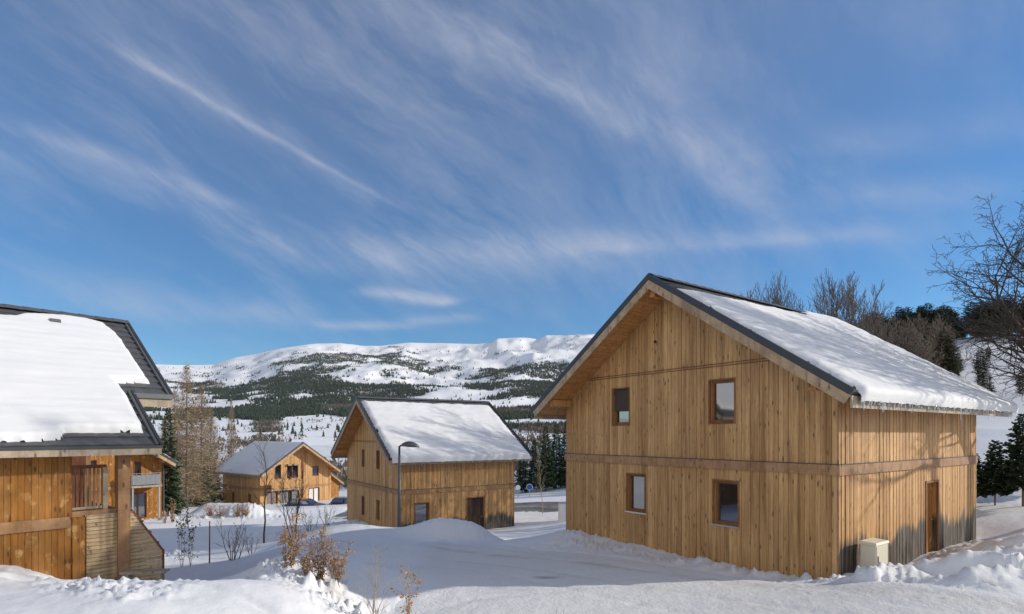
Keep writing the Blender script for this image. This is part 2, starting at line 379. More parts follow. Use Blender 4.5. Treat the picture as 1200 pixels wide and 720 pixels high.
sl = bpy.data.lights.new('sun', 'SUN'); sl.energy = 4.4; sl.angle = math.radians(.55); sl.color = (1,.93,.82)
so = bpy.data.objects.new('sun', sl); COL.objects.link(so)
d = Vector((math.cos(SUN_EL)*math.cos(SUN_AZ), math.cos(SUN_EL)*math.sin(SUN_AZ), math.sin(SUN_EL)))
so.rotation_euler = d.to_track_quat('Z', 'Y').to_euler(); so.location = d*60
cd = bpy.data.cameras.new('camera'); cam = bpy.data.objects.new('camera', cd); COL.objects.link(cam)
cam.rotation_euler = (math.pi/2, 0, 0); cd.sensor_width = 36; cd.lens = 36*F/1200; cd.shift_y = (HY-360)/1200
cd.clip_end = 30000; cd.clip_start = .1; scene.camera = cam
vs = scene.view_settings; vs.view_transform = 'Standard'; vs.look = 'None'; vs.gamma = 1; vs.exposure = 0.12; vs.use_curve_mapping = False

# ------------------------------------------------------------------ terrain
CP = [ # x, y, z control points of the ground
 (0,-6,-2.9),(-6,0,-2.4),(6,-2,-3.3),(0,3,-2.75),(-3,6,-2.6),(-6,6,-2.35),(-4.7,9.8,-2.52),(-6.5,10.2,-2.68),(-8.6,12.0,-3.22),(-9.4,12.5,-3.34),(-10.6,13.3,-3.45),(-11.1,12.1,-2.80),(-10.2,11.8,-3.0),(-7.2,12.3,-3.4),(-6.4,12.9,-3.45),
 (-3.9,8.6,-2.62),(-3.3,9.4,-2.95),(-2.75,9.6,-3.3),(-2.2,10.5,-3.52),(-3.0,11.2,-3.42),(-3.9,11.4,-2.95),(-4.5,12.1,-2.80),(-5.3,12.8,-2.88),(-6.2,13.6,-3.2),(-5.6,11.0,-2.95),
 (3,11.2,-3.55),(8,8,-3.55),(0,7,-3.5),(5,14.4,-3.55),(-1,14.3,-3.55),(12,9,-3.6),(0,11,-3.55),(2,17,-3.72),
 (7.95,13.8,-3.56),(1.2,19.5,-3.95),(2.2,21.5,-3.72),(-3.6,24.2,-4.62),(-3.4,20.7,-4.3),(-3,16,-3.8),(-6,16,-4.0),(-7.5,20,-4.05),(-8.4,27,-4.35),(-5.5,27,-4.5),(-7.5,30.5,-5.25),
 (-3.3,30,-5.05),(-1.6,29.5,-5.1),(-5.2,30.0,-5.05),(.5,27,-5.1),(3.2,26.5,-4.35),(1.8,36.5,-5.85),(-1,34,-5.9),(-6.4,32.5,-5.55),(-11,39,-5.9),
 (2,40,-5.9),(6,40,-5.7),(3,48,-6.25),(10,47,-6.2),(-4,49,-6.4),(3,58,-6.5),(4,66,-6.6),(10,64,-6.3),(-10,50,-7.0),
 (16,19.7,-3.62),(13,17.5,-3.62),(10.5,14.6,-3.6),(8.3,12.9,-3.2),(9.2,12.6,-3.05),(10.4,13.2,-2.95),(12.7,14.6,-2.85),(16,15,-2.9),(17.5,18.5,-3.1),(20,21,-3.0),(25,23,-2.9),(22,15,-2.8),(30,12,-2.6),
 (13,24,-3.6),(20,28,-2.6),(26,30,-1.5),(37,45,.4),(30,50,-1.0),(57,65,4.9),(80,100,11.3),(60,100,9.5),(95,140,22),(125,160,27),(70,135,17),(40,120,5),(150,140,26),(190,150,29),(60,30,-1),(100,25,3),(140,60,12),
 (-9,17,-4.55),(-11,20,-5.15),(-14,23,-5.35),(-12.4,26,-5.6),(-13,29.6,-5.7),(-13,34,-6.2),(-13.5,38,-6.5),(-19,34,-6.9),(-24,20,-4.6),(-20,25,-5.5),(-15,15,-4.2),(-20,10,-3.2),(-30,20,-4),(-16,46,-7.2),(-29.7,48,-7.1),(-25,44,-6.9),
 (-20,55,-7.4),(-26,62,-8.0),(-30.5,68.5,-8.5),(-23,76,-8.8),(-40,60,-8),(-40,35,-6),(-60,60,-8),(-20,95,-9.6),(-60,110,-10),(0,110,-8),(-90,160,-10),(-10,170,-7),(-150,100,-8),(-100,20,-3),(40,200,8),
 (-30,-60,-3),(60,-60,-4),(-80,-40,-3),(0,-120,-4),(120,-40,-3),(0,-30,-3)]
CP = np.array(CP, float)
def _k(r): return np.sqrt(r*r + 1.0)
_n = len(CP); _A = np.zeros((_n+3,_n+3)); _A[:_n,:_n] = _k(np.hypot(CP[:,None,0]-CP[None,:,0], CP[:,None,1]-CP[None,:,1])) - 1e-2*np.eye(_n)*0
_A[:_n,_n:] = np.c_[np.ones(_n), CP[:,:2]]; _A[_n:,:_n] = _A[:_n,_n:].T
_w = np.linalg.solve(_A, np.r_[CP[:,2],0,0,0])
CREST = np.array([(-700,40),(-300,58),(0,75),(120,84),(185,82),(215,81),(250,82),(275,90),(300,94),(330,101),(370,106),(400,107),(425,104),(445,104),(480,108),(530,107),(560,106),(577,107),(582,112),(610,113.5),(632,111),(640,116),(668,115),(700,118),(760,112),(850,95),(1000,70),(1300,50),(2000,40)],float)
_sx = np.arange(-700, 2001, 5.); _sy = np.interp(_sx, CREST[:,0], CREST[:,1]); _kk = np.exp(-(np.arange(-120,121,5)/50.)**2); SM = (_sx, np.convolve(np.pad(_sy, 24, mode='edge'), _kk/_kk.sum(), 'valid'))
def mountain(x, y):
    r = np.hypot(x, y); az = np.arctan2(x, np.maximum(y, 1e-3)); az = np.where(y <= 0, np.sign(x)*1.5, az)
    px = 600 + F*np.tan(np.clip(az, -1.1, 1.1))
    cr = np.interp(px, CREST[:,0], CREST[:,1]) / F / np.sqrt(1+((px-600)/F)**2)      # crest elevation tangent
    s = r/3000.
    prof = np.where(s < .1, -.09 + .9*s*0, 0)
    ss = np.clip((r-240)/(3000-240), 0, 1.6)
    el = np.interp(ss, [0,.10,.22,.40,.62,.82,1.0,1.1,1.6], [-.20,.02,.16,.40,.63,.83,1.0,.97,.70])
    cs = np.interp(px + 22*fbm(x/500., y/500., 3), SM[0], SM[1]) / F / np.sqrt(1+((px-600)/F)**2)
    tt = sstep(ss, .72, 1.0); cr = cs*(1-tt) + cr*tt
    n = (fbm(x/620., y/620., 5, .55)*.6 + .45*(.35-np.abs(fbm(x/330.+4, y/480., 4, .5))))*.55*np.interp(ss,[0,.15,.6,.95,1.0,1.6],[.12,.32,.85,.60,.06,.1])
    return (el + n*.5) * cr * r
def wood_density(x, y, z):
    y1 = np.maximum(y, 1.); px = 600 + F*x/y1; dy = F*z/y1; rel = dy/np.interp(px, CREST[:,0], CREST[:,1])
    n1 = fbm(x/420., y/420., 5, .6)*1.15; n2 = fbm(x/90.+40, y/90., 3, .6)
    d = np.interp(rel, [-.1,.05,.12,.25,.45,.60,.72,.86,.97], [.25,.35,.8,1.0,1.05,.90,.60,.44,.05]) + 1.75*n1 + 1.0*n2 - .22
    d = np.where(px < 235, d-.55*sstep(px, 240, 200), d)
    def blob(bx, by, sx, sy): return np.exp(-(((px-bx)/sx)**2 + ((HY-dy-by)/sy)**2))
    d = d + .8*blob(275,455,38,18) + .9*blob(332,505,30,9) - 1.6*blob(273,447,13,8) - 7*blob(376,505,34,13) - 1.7*blob(262,500,30,9) + .5*blob(460,425,70,10) + .8*blob(575,440,22,6) + .7*blob(590,432,60,5) - 1.2*blob(600,472,40,8) - 1.1*blob(650,410,45,12) - .7*blob(430,447,18,5) + .6*blob(620,470,40,4)
    return d, rel, px
def height0(x, y):
    x = np.asarray(x, float); y = np.asarray(y, float); sh = x.shape; xf = x.ravel(); yf = y.ravel(); out = np.empty_like(xf)
    for i in range(0, len(xf), 20000):
        a = xf[i:i+20000]; b = yf[i:i+20000]
        out[i:i+20000] = _k(np.hypot(a[:,None]-CP[None,:,0], b[:,None]-CP[None,:,1])) @ _w[:_n] + _w[_n] + _w[_n+1]*a + _w[_n+2]*b
    h = out.reshape(sh); r = np.hypot(x, y)
    az = np.arctan2(x, np.maximum(y, 1e-6)); right = sstep(az, .35, .62)*(y > 0)
    w_ = sstep(r, 130, 300)*(1-right) + right*sstep(r, 205, 420)
    far = r > 120
    m = np.zeros_like(h); m[far] = mountain(x[far], y[far]); m = np.where(y > -1e9, m, 0)
    return h*(1-w_) + m*w_
ROAD = [(-3.2,8.2),(-2.5,10.5),(-2.3,13),(-3.1,18),(-3.7,21.0),(-4.3,24.0),(-2.9,25.0),(-1.0,22.4),(1.2,19.2),(3.2,16.9),(4.8,15.2),(6.9,13.1),(8.6,11.9),(10.4,10.9),(14,9.0),(20,5.5),(20,2),(-2.6,2)]
BACKROAD = [(-16,48.5),(-4,45.5),(4,44.6),(12,43.6),(26,41.5),(26,51),(12,53.5),(3,54.0),(-6,54.5),(-16,56)]
def zone(x, y, pts, w_): return np.exp(-(segdist(x, y, pts)/w_)**2)
def height(x, y, det=True):
    x = np.asarray(x, float); y = np.asarray(y, float); h = height0(x, y); r = np.hypot(x, y)
    near = np.exp(-(r/60.)**2)
    rsd = polysd(x, y, ROAD)
    road = sstep(rsd, -.15, .35)
    # soft rolling snow
    h = h + near*(1-road)*(.10*fbm(x/2.6, y/2.6, 3) + .02*fbm(x/.5, y/.5, 3)) + (1-near)*sstep(r,60,200)*.6*fbm(x/25., y/25., 4)*np.interp(r,[0,300,600],[1,1,0])
    # ploughed banks: lumps and broken clods
    lump = np.abs(fbm(x/.75, y/.75, 4, .55)); clod = fbm(x/.28+5, y/.28, 3, .55)
    Z = (1.0*zone(x,y,[(2.6,20.2),(5.3,16.2),(7.0,14.1),(8.0,12.6)], .75)
       + .35*zone(x,y,[(8.3,12.6),(9.8,12.2),(12,12.5),(15,12.5)], .9) + .5*zone(x,y,[(10.6,14.7),(12.5,16.4),(15.6,18.6)], .6)
       + 1.3*zone(x,y,[(-3.2,10.6),(-4.3,11.6),(-5.2,12.4)], .8)
       + .55*zone(x,y,[(-9.6,12.2),(-7.6,10.6),(-6.0,9.8)], .7) + .9*zone(x,y,[(-7.4,9.6),(-5.6,8.5)], .45)
       + .5*zone(x,y,[(-1.9,9),(-1.9,13.5)], .7) + .45*zone(x,y,[(1.7,19.4),(2.5,22),(3.5,26)], .9)
       + 1.3*zone(x,y,[(-18,38),(-13,39.5),(-9,37)], 1.0) + 1.6*zone(x,y,[(-30,47),(-25,49),(-20,50)], 1.6) + .45*zone(x,y,[(-4,26.2),(-1,26)], 1.0) + 1.3*zone(x,y,[(-16.5,24),(-17,29)], 1.3))*(1-road)
    Zs = (zone(x,y,[(8.3,12.5),(9.8,12.2),(12,12.5),(16,12.5)], 1.1) + .8*zone(x,y,[(11.5,14),(15.5,16)], 1.3) + .5*zone(x,y,[(-10.8,12.0),(-9,11.5)], .8))*(1-road)
    h = h + Zs*(.26 - .85*np.abs(fbm((x+.4*y)/1.9+2, y/1.15, 3, .45)) + .16*np.maximum(0, fbm(x/.42+9, y/.42, 2)-.05))
    h = h + Z*(.16*lump*(1+1.2*fbm(x/1.9+3, y/1.9, 2)) + .10*fbm(x/.95, y/.95+8, 3) - .02 + .30*np.maximum(0, fbm(x/.33+5, y/.33, 3, .6)-.20) + .26*np.maximum(0, fbm(x/.17+1, y/.17, 2)-.22))
    # hedge bank in front of the left houses
    h = h + 1.1*zone(x,y,[(-27.5,51.5),(-23.2,50.5)], 1.3) + .3*zone(x,y,[(-22.5,53),(-17,56)], 1.2)
    # mound in front of the middle chalet, edge of the ploughed terrace
    h = h + .86*np.exp(-(((x+3.0)/1.75)**2 + ((y-26.4)/1.15)**2)**1.3) + .25*np.exp(-(((x+1.5)/.8)**2 + ((y-26.2)/.8)**2))
    # sledge line across the smooth foreground drift
    h = h - .07*np.exp(-((segdist(x,y,[(-5.6,9.4),(-4.2,8.9),(-3.2,8.4),(-2.6,7.4)])/.10)**2)) + .03*np.exp(-((segdist(x,y,[(-5.5,9.35),(-4.1,8.75),(-3.1,8.15)])/.09)**2))
    # debris bits by the road bank
    h = h - .07*road - .09*sstep(polysd(x,y,BACKROAD), -.3, .3)
    return h
def gz(x, y): return float(height(np.array([x]), np.array([y]))[0])
def dirtmask(x, y):
    t = .9*zone(x,y,[(10.3,14.6),(12.5,16.2),(15.5,18.4)], .55) + .55*zone(x,y,[(-4.2,11.9),(-3.4,11.2)], .3)
    t = t + .9*np.exp(-((x-9.6)**2+(y-11.3)**2)/.02)
    return np.clip(t, 0, 1)
azf = np.radians(np.concatenate([np.arange(-56, 56, .13), np.arange(56, 304, 3.5)]))
rr = [0.4]
while rr[-1] < 330: rr.append(rr[-1]*(1.0105 if rr[-1] > 5 else 1.04))
rr = np.array(rr); RR, AA = np.meshgrid(rr, azf, indexing='ij'); X, Y = RR*np.sin(AA), RR*np.cos(AA)
ground = grid_mesh('ground', np.stack([X,Y,height(X,Y)],-1), M_snow, tone=dirtmask(X,Y), close=True)
tag(ground, 'snow covered ground with ploughed banks and drifts', kind='structure')
azm = np.radians(np.concatenate([np.arange(-52, 40, .16), np.arange(40, 308, 4)]))
rm = np.concatenate([300*np.exp(np.arange(0, 2.36, .0095)), [3500,4200,5200]]); RR, AA = np.meshgrid(rm, azm, indexing='ij'); Xm, Ym = RR*np.sin(AA), RR*np.cos(AA)
Zm = height0(Xm, Ym); Zm -= np.interp(RR, [300,330,340], [.8,.8,0])
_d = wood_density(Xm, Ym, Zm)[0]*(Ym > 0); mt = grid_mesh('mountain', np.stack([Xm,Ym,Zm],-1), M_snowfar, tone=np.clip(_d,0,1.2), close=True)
tag(mt, 'long snowy mountain ridge with wooded lower slopes behind the chalets', kind='structure')

def sheet(name, poly, step, material, lift, tonef, lab):
    p = np.array(poly); x = np.arange(p[:,0].min()-.4, p[:,0].max()+.4, step); y = np.arange(p[:,1].min()-.4, p[:,1].max()+.4, step)
    XX, YY = np.meshgrid(x, y, indexing='ij'); sd = polysd(XX, YY, poly)
    ZZ = height(XX, YY) + lift*sstep(sd, -.05, .4) - .05*(1-sstep(sd,-.3,0.05))
    ZZ = ZZ + .012*fbm(XX/.35, YY/.35, 3)
    if step < .1:
        dd = segdist(XX, YY, [(-3.4,23.6),(-1.2,20.6),(1.6,17.2),(4.4,14.6),(7.2,12.4),(12,9.6)]); d3 = segdist(XX, YY, [(-2.3,8.6),(0,10.6),(3.4,11.8),(7.0,10.8),(12,7.2)])
        rut = sum(np.exp(-((dd-q)/.13)**2) for q in (.45,2.05,3.3)) + .8*sum(np.exp(-((d3-q)/.12)**2) for q in (.3,1.7))
        ZZ = ZZ - .028*rut*(.6+.8*fbm(XX/1.2, YY/1.2, 2)) + .16*np.maximum(0, fbm(XX/.16+7, YY/.16, 2)-.40)*sstep(sd, 3., .3) + .09*np.maximum(0, fbm(XX/.2+3, YY/.2, 2)-.52)
    k = (sd > -.3); keep = k[:-1,:-1] & k[1:,:-1] & k[1:,1:] & k[:-1,1:]
    o = grid_mesh(name, np.stack([XX,YY,ZZ],-1), material, keep=keep, tone=tonef(XX,YY,sd)); tag(o, lab, kind='structure'); return o
def roadtone(x, y, sd):
    d = segdist(x, y, [(-3.4,23.6),(-1.2,20.6),(1.6,17.2),(4.4,14.6),(7.2,12.4),(12,9.6)])
    t = .75*np.exp(-((d-.55)/.38)**2) + .55*np.exp(-((d-2.2)/.33)**2) + .25*np.exp(-((d-3.6)/.3)**2)
    t = t*(.75 + .7*fbm(x/1.8, y/1.8, 3)) + 1.3*np.exp(-((x-.85)**2/.16 + (y-14.05)**2/.03)) 
    return np.clip(.34 + .08*perlin(x*3,y*3) + .55*t, 0, 1.3)*sstep(sd, -.05, .9)
sheet('snowy_road', ROAD, .075, M_snowroad, .085, roadtone, 'packed dirty snow road passing in front of the large chalet')
sheet('asphalt_road', BACKROAD, .3, M_asphalt, .12, lambda x,y,sd: np.clip(.55-.5*sd,0,1)+.5*np.exp(-((y-49.2-.1*x*0)/.5)**2), 'wet asphalt road between snow banks beyond the chalets')

# ------------------------------------------------------------------ chalets
ZR, BT, BB, TS = 8.42, 2.873, 2.616, .667
PHI = math.atan(TS); CP_, SP_ = math.cos(PHI), math.sin(PHI)
def boards(mb, O, a, n, Lw, zlo, zhi, bw, openings, depth=.026, gap=.009, inset=0., mat=0, cuts=(), alt=0.):
    O = Vector((O[0],O[1],0)); a = Vector((a[0],a[1],0)); n = Vector((n[0],n[1],0))
    ed = sorted(set([round(i*bw,4) for i in range(int(math.ceil(Lw/bw)))] + [Lw] + [round(c,4) for o in openings for c in o[:2] if 0 < c < Lw] + list(cuts)))
    tone = {}
    flip = a.cross(n).z > 0
    for t0, t1 in zip(ed[:-1], ed[1:]):
        if t1 - t0 < .004: continue
        bi = int((t0+t1)/2/bw); tn = tone.setdefault(bi, random.random()); jit = (tn*37 % 1 - .5)*.014 + alt*(bi % 2)
        g = gap/2; segs = [(zlo, None)]
        cut = sorted([(o[2],o[3]) for o in openings if o[0] < (t0+t1)/2 < o[1]])
        lo = zlo; parts = []
        for c0, c1 in cut: parts.append((lo, c0)); lo = c1
        parts.append((lo, None))
        s0 = t0 + (g if abs(t0/bw-round(t0/bw)) < .01 else 0); s1 = t1 - (g if abs(t1/bw-round(t1/bw)) < .01 else 0)
        for z0, z1 in parts:
            za = zhi(s0) if z1 is None else z1; zb = zhi(s1) if z1 is None else z1
            if max(za, zb) - z0 < .02: continue
            za = max(za, z0+.01); zb = max(zb, z0+.01)
            b0 = O + n*inset; f0 = O + n*(depth+jit)
            q = [b0+a*s0, b0+a*s1, f0+a*s1, f0+a*s0]
            p = [(v.x,v.y,z0) for v in q] + [(q[0].x,q[0].y,za),(q[1].x,q[1].y,zb),(q[2].x,q[2].y,zb),(q[3].x,q[3].y,za)]
            if flip: p = [p[i] for i in (3,2,1,0,7,6,5,4)]
            if flip is False: pass
            mb.hexa(p, mat, tn)
def window(root, O, a, n, t0, t1, z0, z1, blind=0, sash='right', sill=True, name='window', fm=None, curtain=False, door=False, snowsill=False):
    O = Vector((O[0],O[1],0)); a = Vector((a[0],a[1],0)); n = Vector((n[0],n[1],0)); up = Vector((0,0,1))
    def bx(mb, ta, tb, za, zb, d0, d1, mat=0, tone=.5):
        q = []
        for z in (za, zb):
            for t, dd in ((ta,d0),(tb,d0),(tb,d1),(ta,d1)): v = O + a*t + n*dd + up*z; q.append(tuple(v))
        if a.cross(n).z < 0: q = [q[i] for i in (3,2,1,0,7,6,5,4)]
        mb.hexa(q, mat, tone)
    m = MB(); c = .05; fw = .075; r = -.115
    # thin outer casing
    bx(m, t0-.045, t0, z0-.03, z1+.045, -.02, .045); bx(m, t1, t1+.045, z0-.03, z1+.045, -.02, .045); bx(m, t0, t1, z1, z1+.045, -.02, .045)
    if not sill: bx(m, t0, t1, z0-.03, z0, -.02, .045)
    # frame + sash
    for (ta,tb,za,zb) in ((t0,t0+fw,z0,z1),(t1-fw,t1,z0,z1),(t0+fw,t1-fw,z1-fw,z1),(t0+fw,t1-fw,z0,z0+fw+.02)): bx(m, ta, tb, za, zb, r-.05, r+.05, 0, .3)
    if (t1-t0) > 1.1: bx(m, (t0+t1)/2-.06, (t0+t1)/2+.06, z0+fw, z1-fw, r-.05, r+.055, 0, .3)
    o = m.build(name, fm or M_frame, root)
    p = MB(); bx(p, t0+fw-.005, t1-fw+.005, z0+fw, z1-fw+.005, r-.03, r-.012); p.build('pane', M_glass, o)
    if curtain:
        p = MB(); k = 8
        for i in range(k):
            s = (t1-t0-2*fw)/k; q = t0+fw+i*s; bx(p, q, q+s*.8, z0+fw, z1-fw, r-.01, r+.004+.012*(i%2))
        p.build('curtain', M_curtain, o)
    if blind:
        p = MB(); zz = z1-(z1-z0)*blind; bx(p, t0+.005, t1-.005, zz, z1-.003, r+.055, r+.07)
        p.build('roller_blind', M_blind, o)
    if sill:
        p = MB(); bx(p, t0-.06, t1+.06, z0-.035, z0-.001, r+.05, .085); p.build('sill', M_snowsill if snowsill else M_sill, o)
    return o
M_snowsill = M_roofsnow
def slopept(W, s, x, m, h=0, zr=ZR):
    return (x, W/2 - s*(m*CP_ + h*SP_), zr - m*SP_ + h*CP_)
def roof(root, W, x0, x1, e, snow=(None,None), fine=True, gut=(True,True), icic=(0,0), T=.17, ext=None, wave=True, labsnow=True, soffit=True, zr=ZR):
    """gable roof along local x from x0 to x1; snow = (right,left) functions sd(x,m)"""
    Mx = (W/2+e)/CP_
    deck = MB()
    for s in (1,-1):
        st = .16; k = int((x1-x0)/1.0)+1
        nb = int(Mx/ .15)
        for i in range(nb):      # soffit boards run along the ridge
            ma, mb_ = i*Mx/nb, (i+1)*Mx/nb-.008; tn = random.random()
            q = [slopept(W,s,x0+.05,ma,-.25,zr),slopept(W,s,x1-.05,ma,-.25,zr),slopept(W,s,x1-.05,mb_,-.25,zr),slopept(W,s,x0+.05,mb_,-.25,zr)]
            t = [slopept(W,s,x0+.05,ma,-.2,zr),slopept(W,s,x1-.05,ma,-.2,zr),slopept(W,s,x1-.05,mb_,-.2,zr),slopept(W,s,x0+.05,mb_,-.2,zr)]
            p = q+t
            if s < 0: p = [p[j] for j in (3,2,1,0,7,6,5,4)]
            deck.hexa([p[j] for j in (3,2,1,0,7,6,5,4)], 0, tn)
    rf = deck.build('roof', [M_soffit], root)
    for s, side in ((1,0),(-1,1)):
        # tile courses: overlapping, lightly waved
        h = .345; R = int(round(Mx/h)); h = Mx/R; dx = .075 if fine else .6; nx = int((x1-x0)/dx)+1
        xs = np.linspace(x0, x1, nx); wv = (.014*np.abs(np.sin(xs*math.pi/.30))-.004) if (fine and wave) else np.zeros(nx)
        V = []; fs = []; mb = MB()
        for j in range(R):
            off = (j % 2)*.15; wv = (.016*np.abs(np.sin((xs+off)*math.pi/.30))-.004) if (fine and wave) else np.zeros(nx)
            o = len(mb.v)
            for m_, hh in ((j*h-.03, -.012), ((j+1)*h, .028), ((j+1)*h+.002, -.02)):
                for x, ww in zip(xs, wv): mb.v.append(slopept(W, s, x, m_, hh + (ww if hh > 0 else ww*.4), zr))
            for a in range(2):
                for i in range(nx-1):
                    f = (o+a*nx+i, o+(a+1)*nx+i, o+(a+1)*nx+i+1, o+a*nx+i+1)
                    mb.f.append(f if s > 0 else f[::-1]); mb.m.append(0); mb.t.append(((j*7+int((xs[i]+off)/.3)*13) % 11)/11.)
        # body under tiles
        q = [slopept(W,s,x0+.02,0.02,-.19,zr),slopept(W,s,x1-.02,0.02,-.19,zr),slopept(W,s,x1-.02,Mx-.01,-.19,zr),slopept(W,s,x0+.02,Mx-.01,-.19,zr)]
        t = [slopept(W,s,x0+.02,0.02,-.03,zr),slopept(W,s,x1-.02,0.02,-.03,zr),slopept(W,s,x1-.02,Mx-.01,-.03,zr),slopept(W,s,x0+.02,Mx-.01,-.03,zr)]
        mb.hexa(q+t, 0, .4)
        mb.build('tile_covering', M_tile, rf)
        for xe, sg in ((x0,-1),(x1,1)):
            # verge flashing (dark) and barge board (weathered wood)
            for nm, mt_, ha, hb, xa, xb in (('verge_flashing', M_edge, -.075, .085, .0, .06), ('barge_board', M_barge, -.31, -.085, .01, .05)):
                b = MB(); X0_, X1_ = xe+sg*xa-(.0), xe+sg*xb
                if X0_ > X1_: X0_, X1_ = X1_, X0_
                q = [slopept(W,s,X0_,0,ha,zr),slopept(W,s,X1_,0,ha,zr),slopept(W,s,X1_,Mx+.02,ha,zr),slopept(W,s,X0_,Mx+.02,ha,zr)]
                t = [slopept(W,s,X0_,0,hb,zr),slopept(W,s,X1_,0,hb,zr),slopept(W,s,X1_,Mx+.02,hb,zr),slopept(W,s,X0_,Mx+.02,hb,zr)]
                # square the ridge end so both sides meet on the centre line
                def cl_(p): return (p[0], W/2 if abs(p[1]-W/2) < .26 and p in (q[0],q[1],t[0],t[1]) else p[1], p[2])
                q2 = [(*q[0][:1], W/2, zr+ha/CP_), (*q[1][:1], W/2, zr+ha/CP_), q[2], q[3]]; t2 = [(t[0][0], W/2, zr+hb/CP_), (t[1][0], W/2, zr+hb/CP_), t[2], t[3]]
                p = q2+t2
                if s < 0: p = [p[j] for j in (3,2,1,0,7,6,5,4)]
                b.hexa([p[j] for j in (3,2,1,0,7,6,5,4)], 0, random.random()); b.build(nm, mt_, rf)
        # eave fascia board and gutter
        ye, ze = slopept(W,s,0,Mx,0,zr)[1:]
        b = MB(); ya, yb = ye + s*.02, ye + s*.06
        b.box(x0+.03, x1-.03, min(ya,yb), max(ya,yb), ze-.36, ze-.09, 0, random.random()); b.build('eave_board', M_grey, rf)
        if gut[side]:
            g = MB(); pr = []; K = 7
            for rr_, flip in ((.075,0),(.062,1)):
                for i in range(K): t_ = math.pi + math.pi*i/(K-1); pr.append((ye - s*.075 + rr_*math.cos(t_), ze-.065 + rr_*math.sin(t_)))
            prof = pr[:K] + pr[K:][::-1]; o = 0
            vs_ = [(x0-.02,y_,z_) for y_,z_ in prof] + [(x1+.02,y_,z_) for y_,z_ in prof]; n_ = len(prof)
            g.add(vs_, [(i, (i+1)%n_, n_+(i+1)%n_, n_+i) for i in range(n_)] + [tuple(range(n_))[::-1], tuple(range(n_,2*n_))]); g.build('gutter', M_gutter, rf, smooth=False)
        # snow
        if snow[side] is not None:
            st = .07 if fine else .2; lip = .20
            xs = np.arange(x0-.1, x1+.12, st); ms = np.arange(-.15, Mx+lip+st*.5, st*.8)
            XX, MM = np.meshgrid(xs, ms, indexing='ij'); sd = snow[side](XX, MM)
            jag = .07*fbm(XX/.45+3*side, MM/.45, 3) + .05*fbm(XX/.15, MM/.15, 2); sd = sd + jag
            hh = T*np.clip(sd/.22, 0, 1)**.55*(1+.28*fbm(XX/1.3, MM/.8, 3)) - .03*(sd<=0)
            lp = np.clip((MM-Mx)/lip, 0, 1); hh = hh*np.sqrt(np.clip(1-lp**2, 0, 1)) - .17*lp**3*(1+.22*fbm(XX/.3,MM*0,2)) + .03
            keep_ = sd > -.07; keep = keep_[:-1,:-1] & keep_[1:,:-1] & keep_[1:,1:] & keep_[:-1,1:]
            MMc = np.maximum(MM, 0.)
            yy = W/2 - s*(MM*CP_ + hh*SP_); zz = zr - np.abs(MM)*SP_ + hh*CP_
            P = np.stack([XX,yy,zz],-1)
            if s < 0: P = P[::-1]; keep = keep[::-1]
            grid_mesh('snow_layer', P, M_roofsnow, keep=keep, parent=rf)
        for i in range(icic[side]):
            me = ICE[random.randrange(len(ICE))]; xx = x0+.15 + (x1-x0-.3)*((i+random.random()*.9)/icic[side])
            o = link('icicle', me, rf, (xx, ye - s*(.05+.05*random.random()), ze-.10-.08*random.random())); f_ = random.uniform(.25,.75)*(1.0 if random.random()<.85 else 1.7); o.scale = (random.uniform(.8,1.5),random.uniform(.8,1.5),f_)
    c = MB(); k = int((x1-x0)/.42)
    for i in range(k):
        xa = x0 + (x1-x0)*i/k; xb = x0+(x1-x0)*(i+1)/k+.03; hh = .075 - .012*0
        vs_ = []
        for x, lf in ((xa,.012),(xb,0)):
            for yy,zz in ((-.17,-.075),(-.10,.0),(0,.045),(.10,.0),(.17,-.075)): vs_.append((x, W/2+yy, zr+.06+zz+lf))
        c.add(vs_, [(j,j+1,5+j+1,5+j) for j in range(4)] + [(0,5,9,4)], 0, random.random())
    c.build('ridge_cap', M_tile, rf)
    return rf
ICE = []
for i in range(5):
    b = MB(); L_ = .26 + .05*i; r_ = .011+.0025*(i%3); px_ = [(random.uniform(-.006,.006), random.uniform(-.006,.006), -L_*j/4) for j in range(5)]
    b.tube(px_, [r_*1.5, r_*1.1, r_*.8, r_*.45, .001], 5); ICE.append(b.mesh('icicle', M_ice, True))

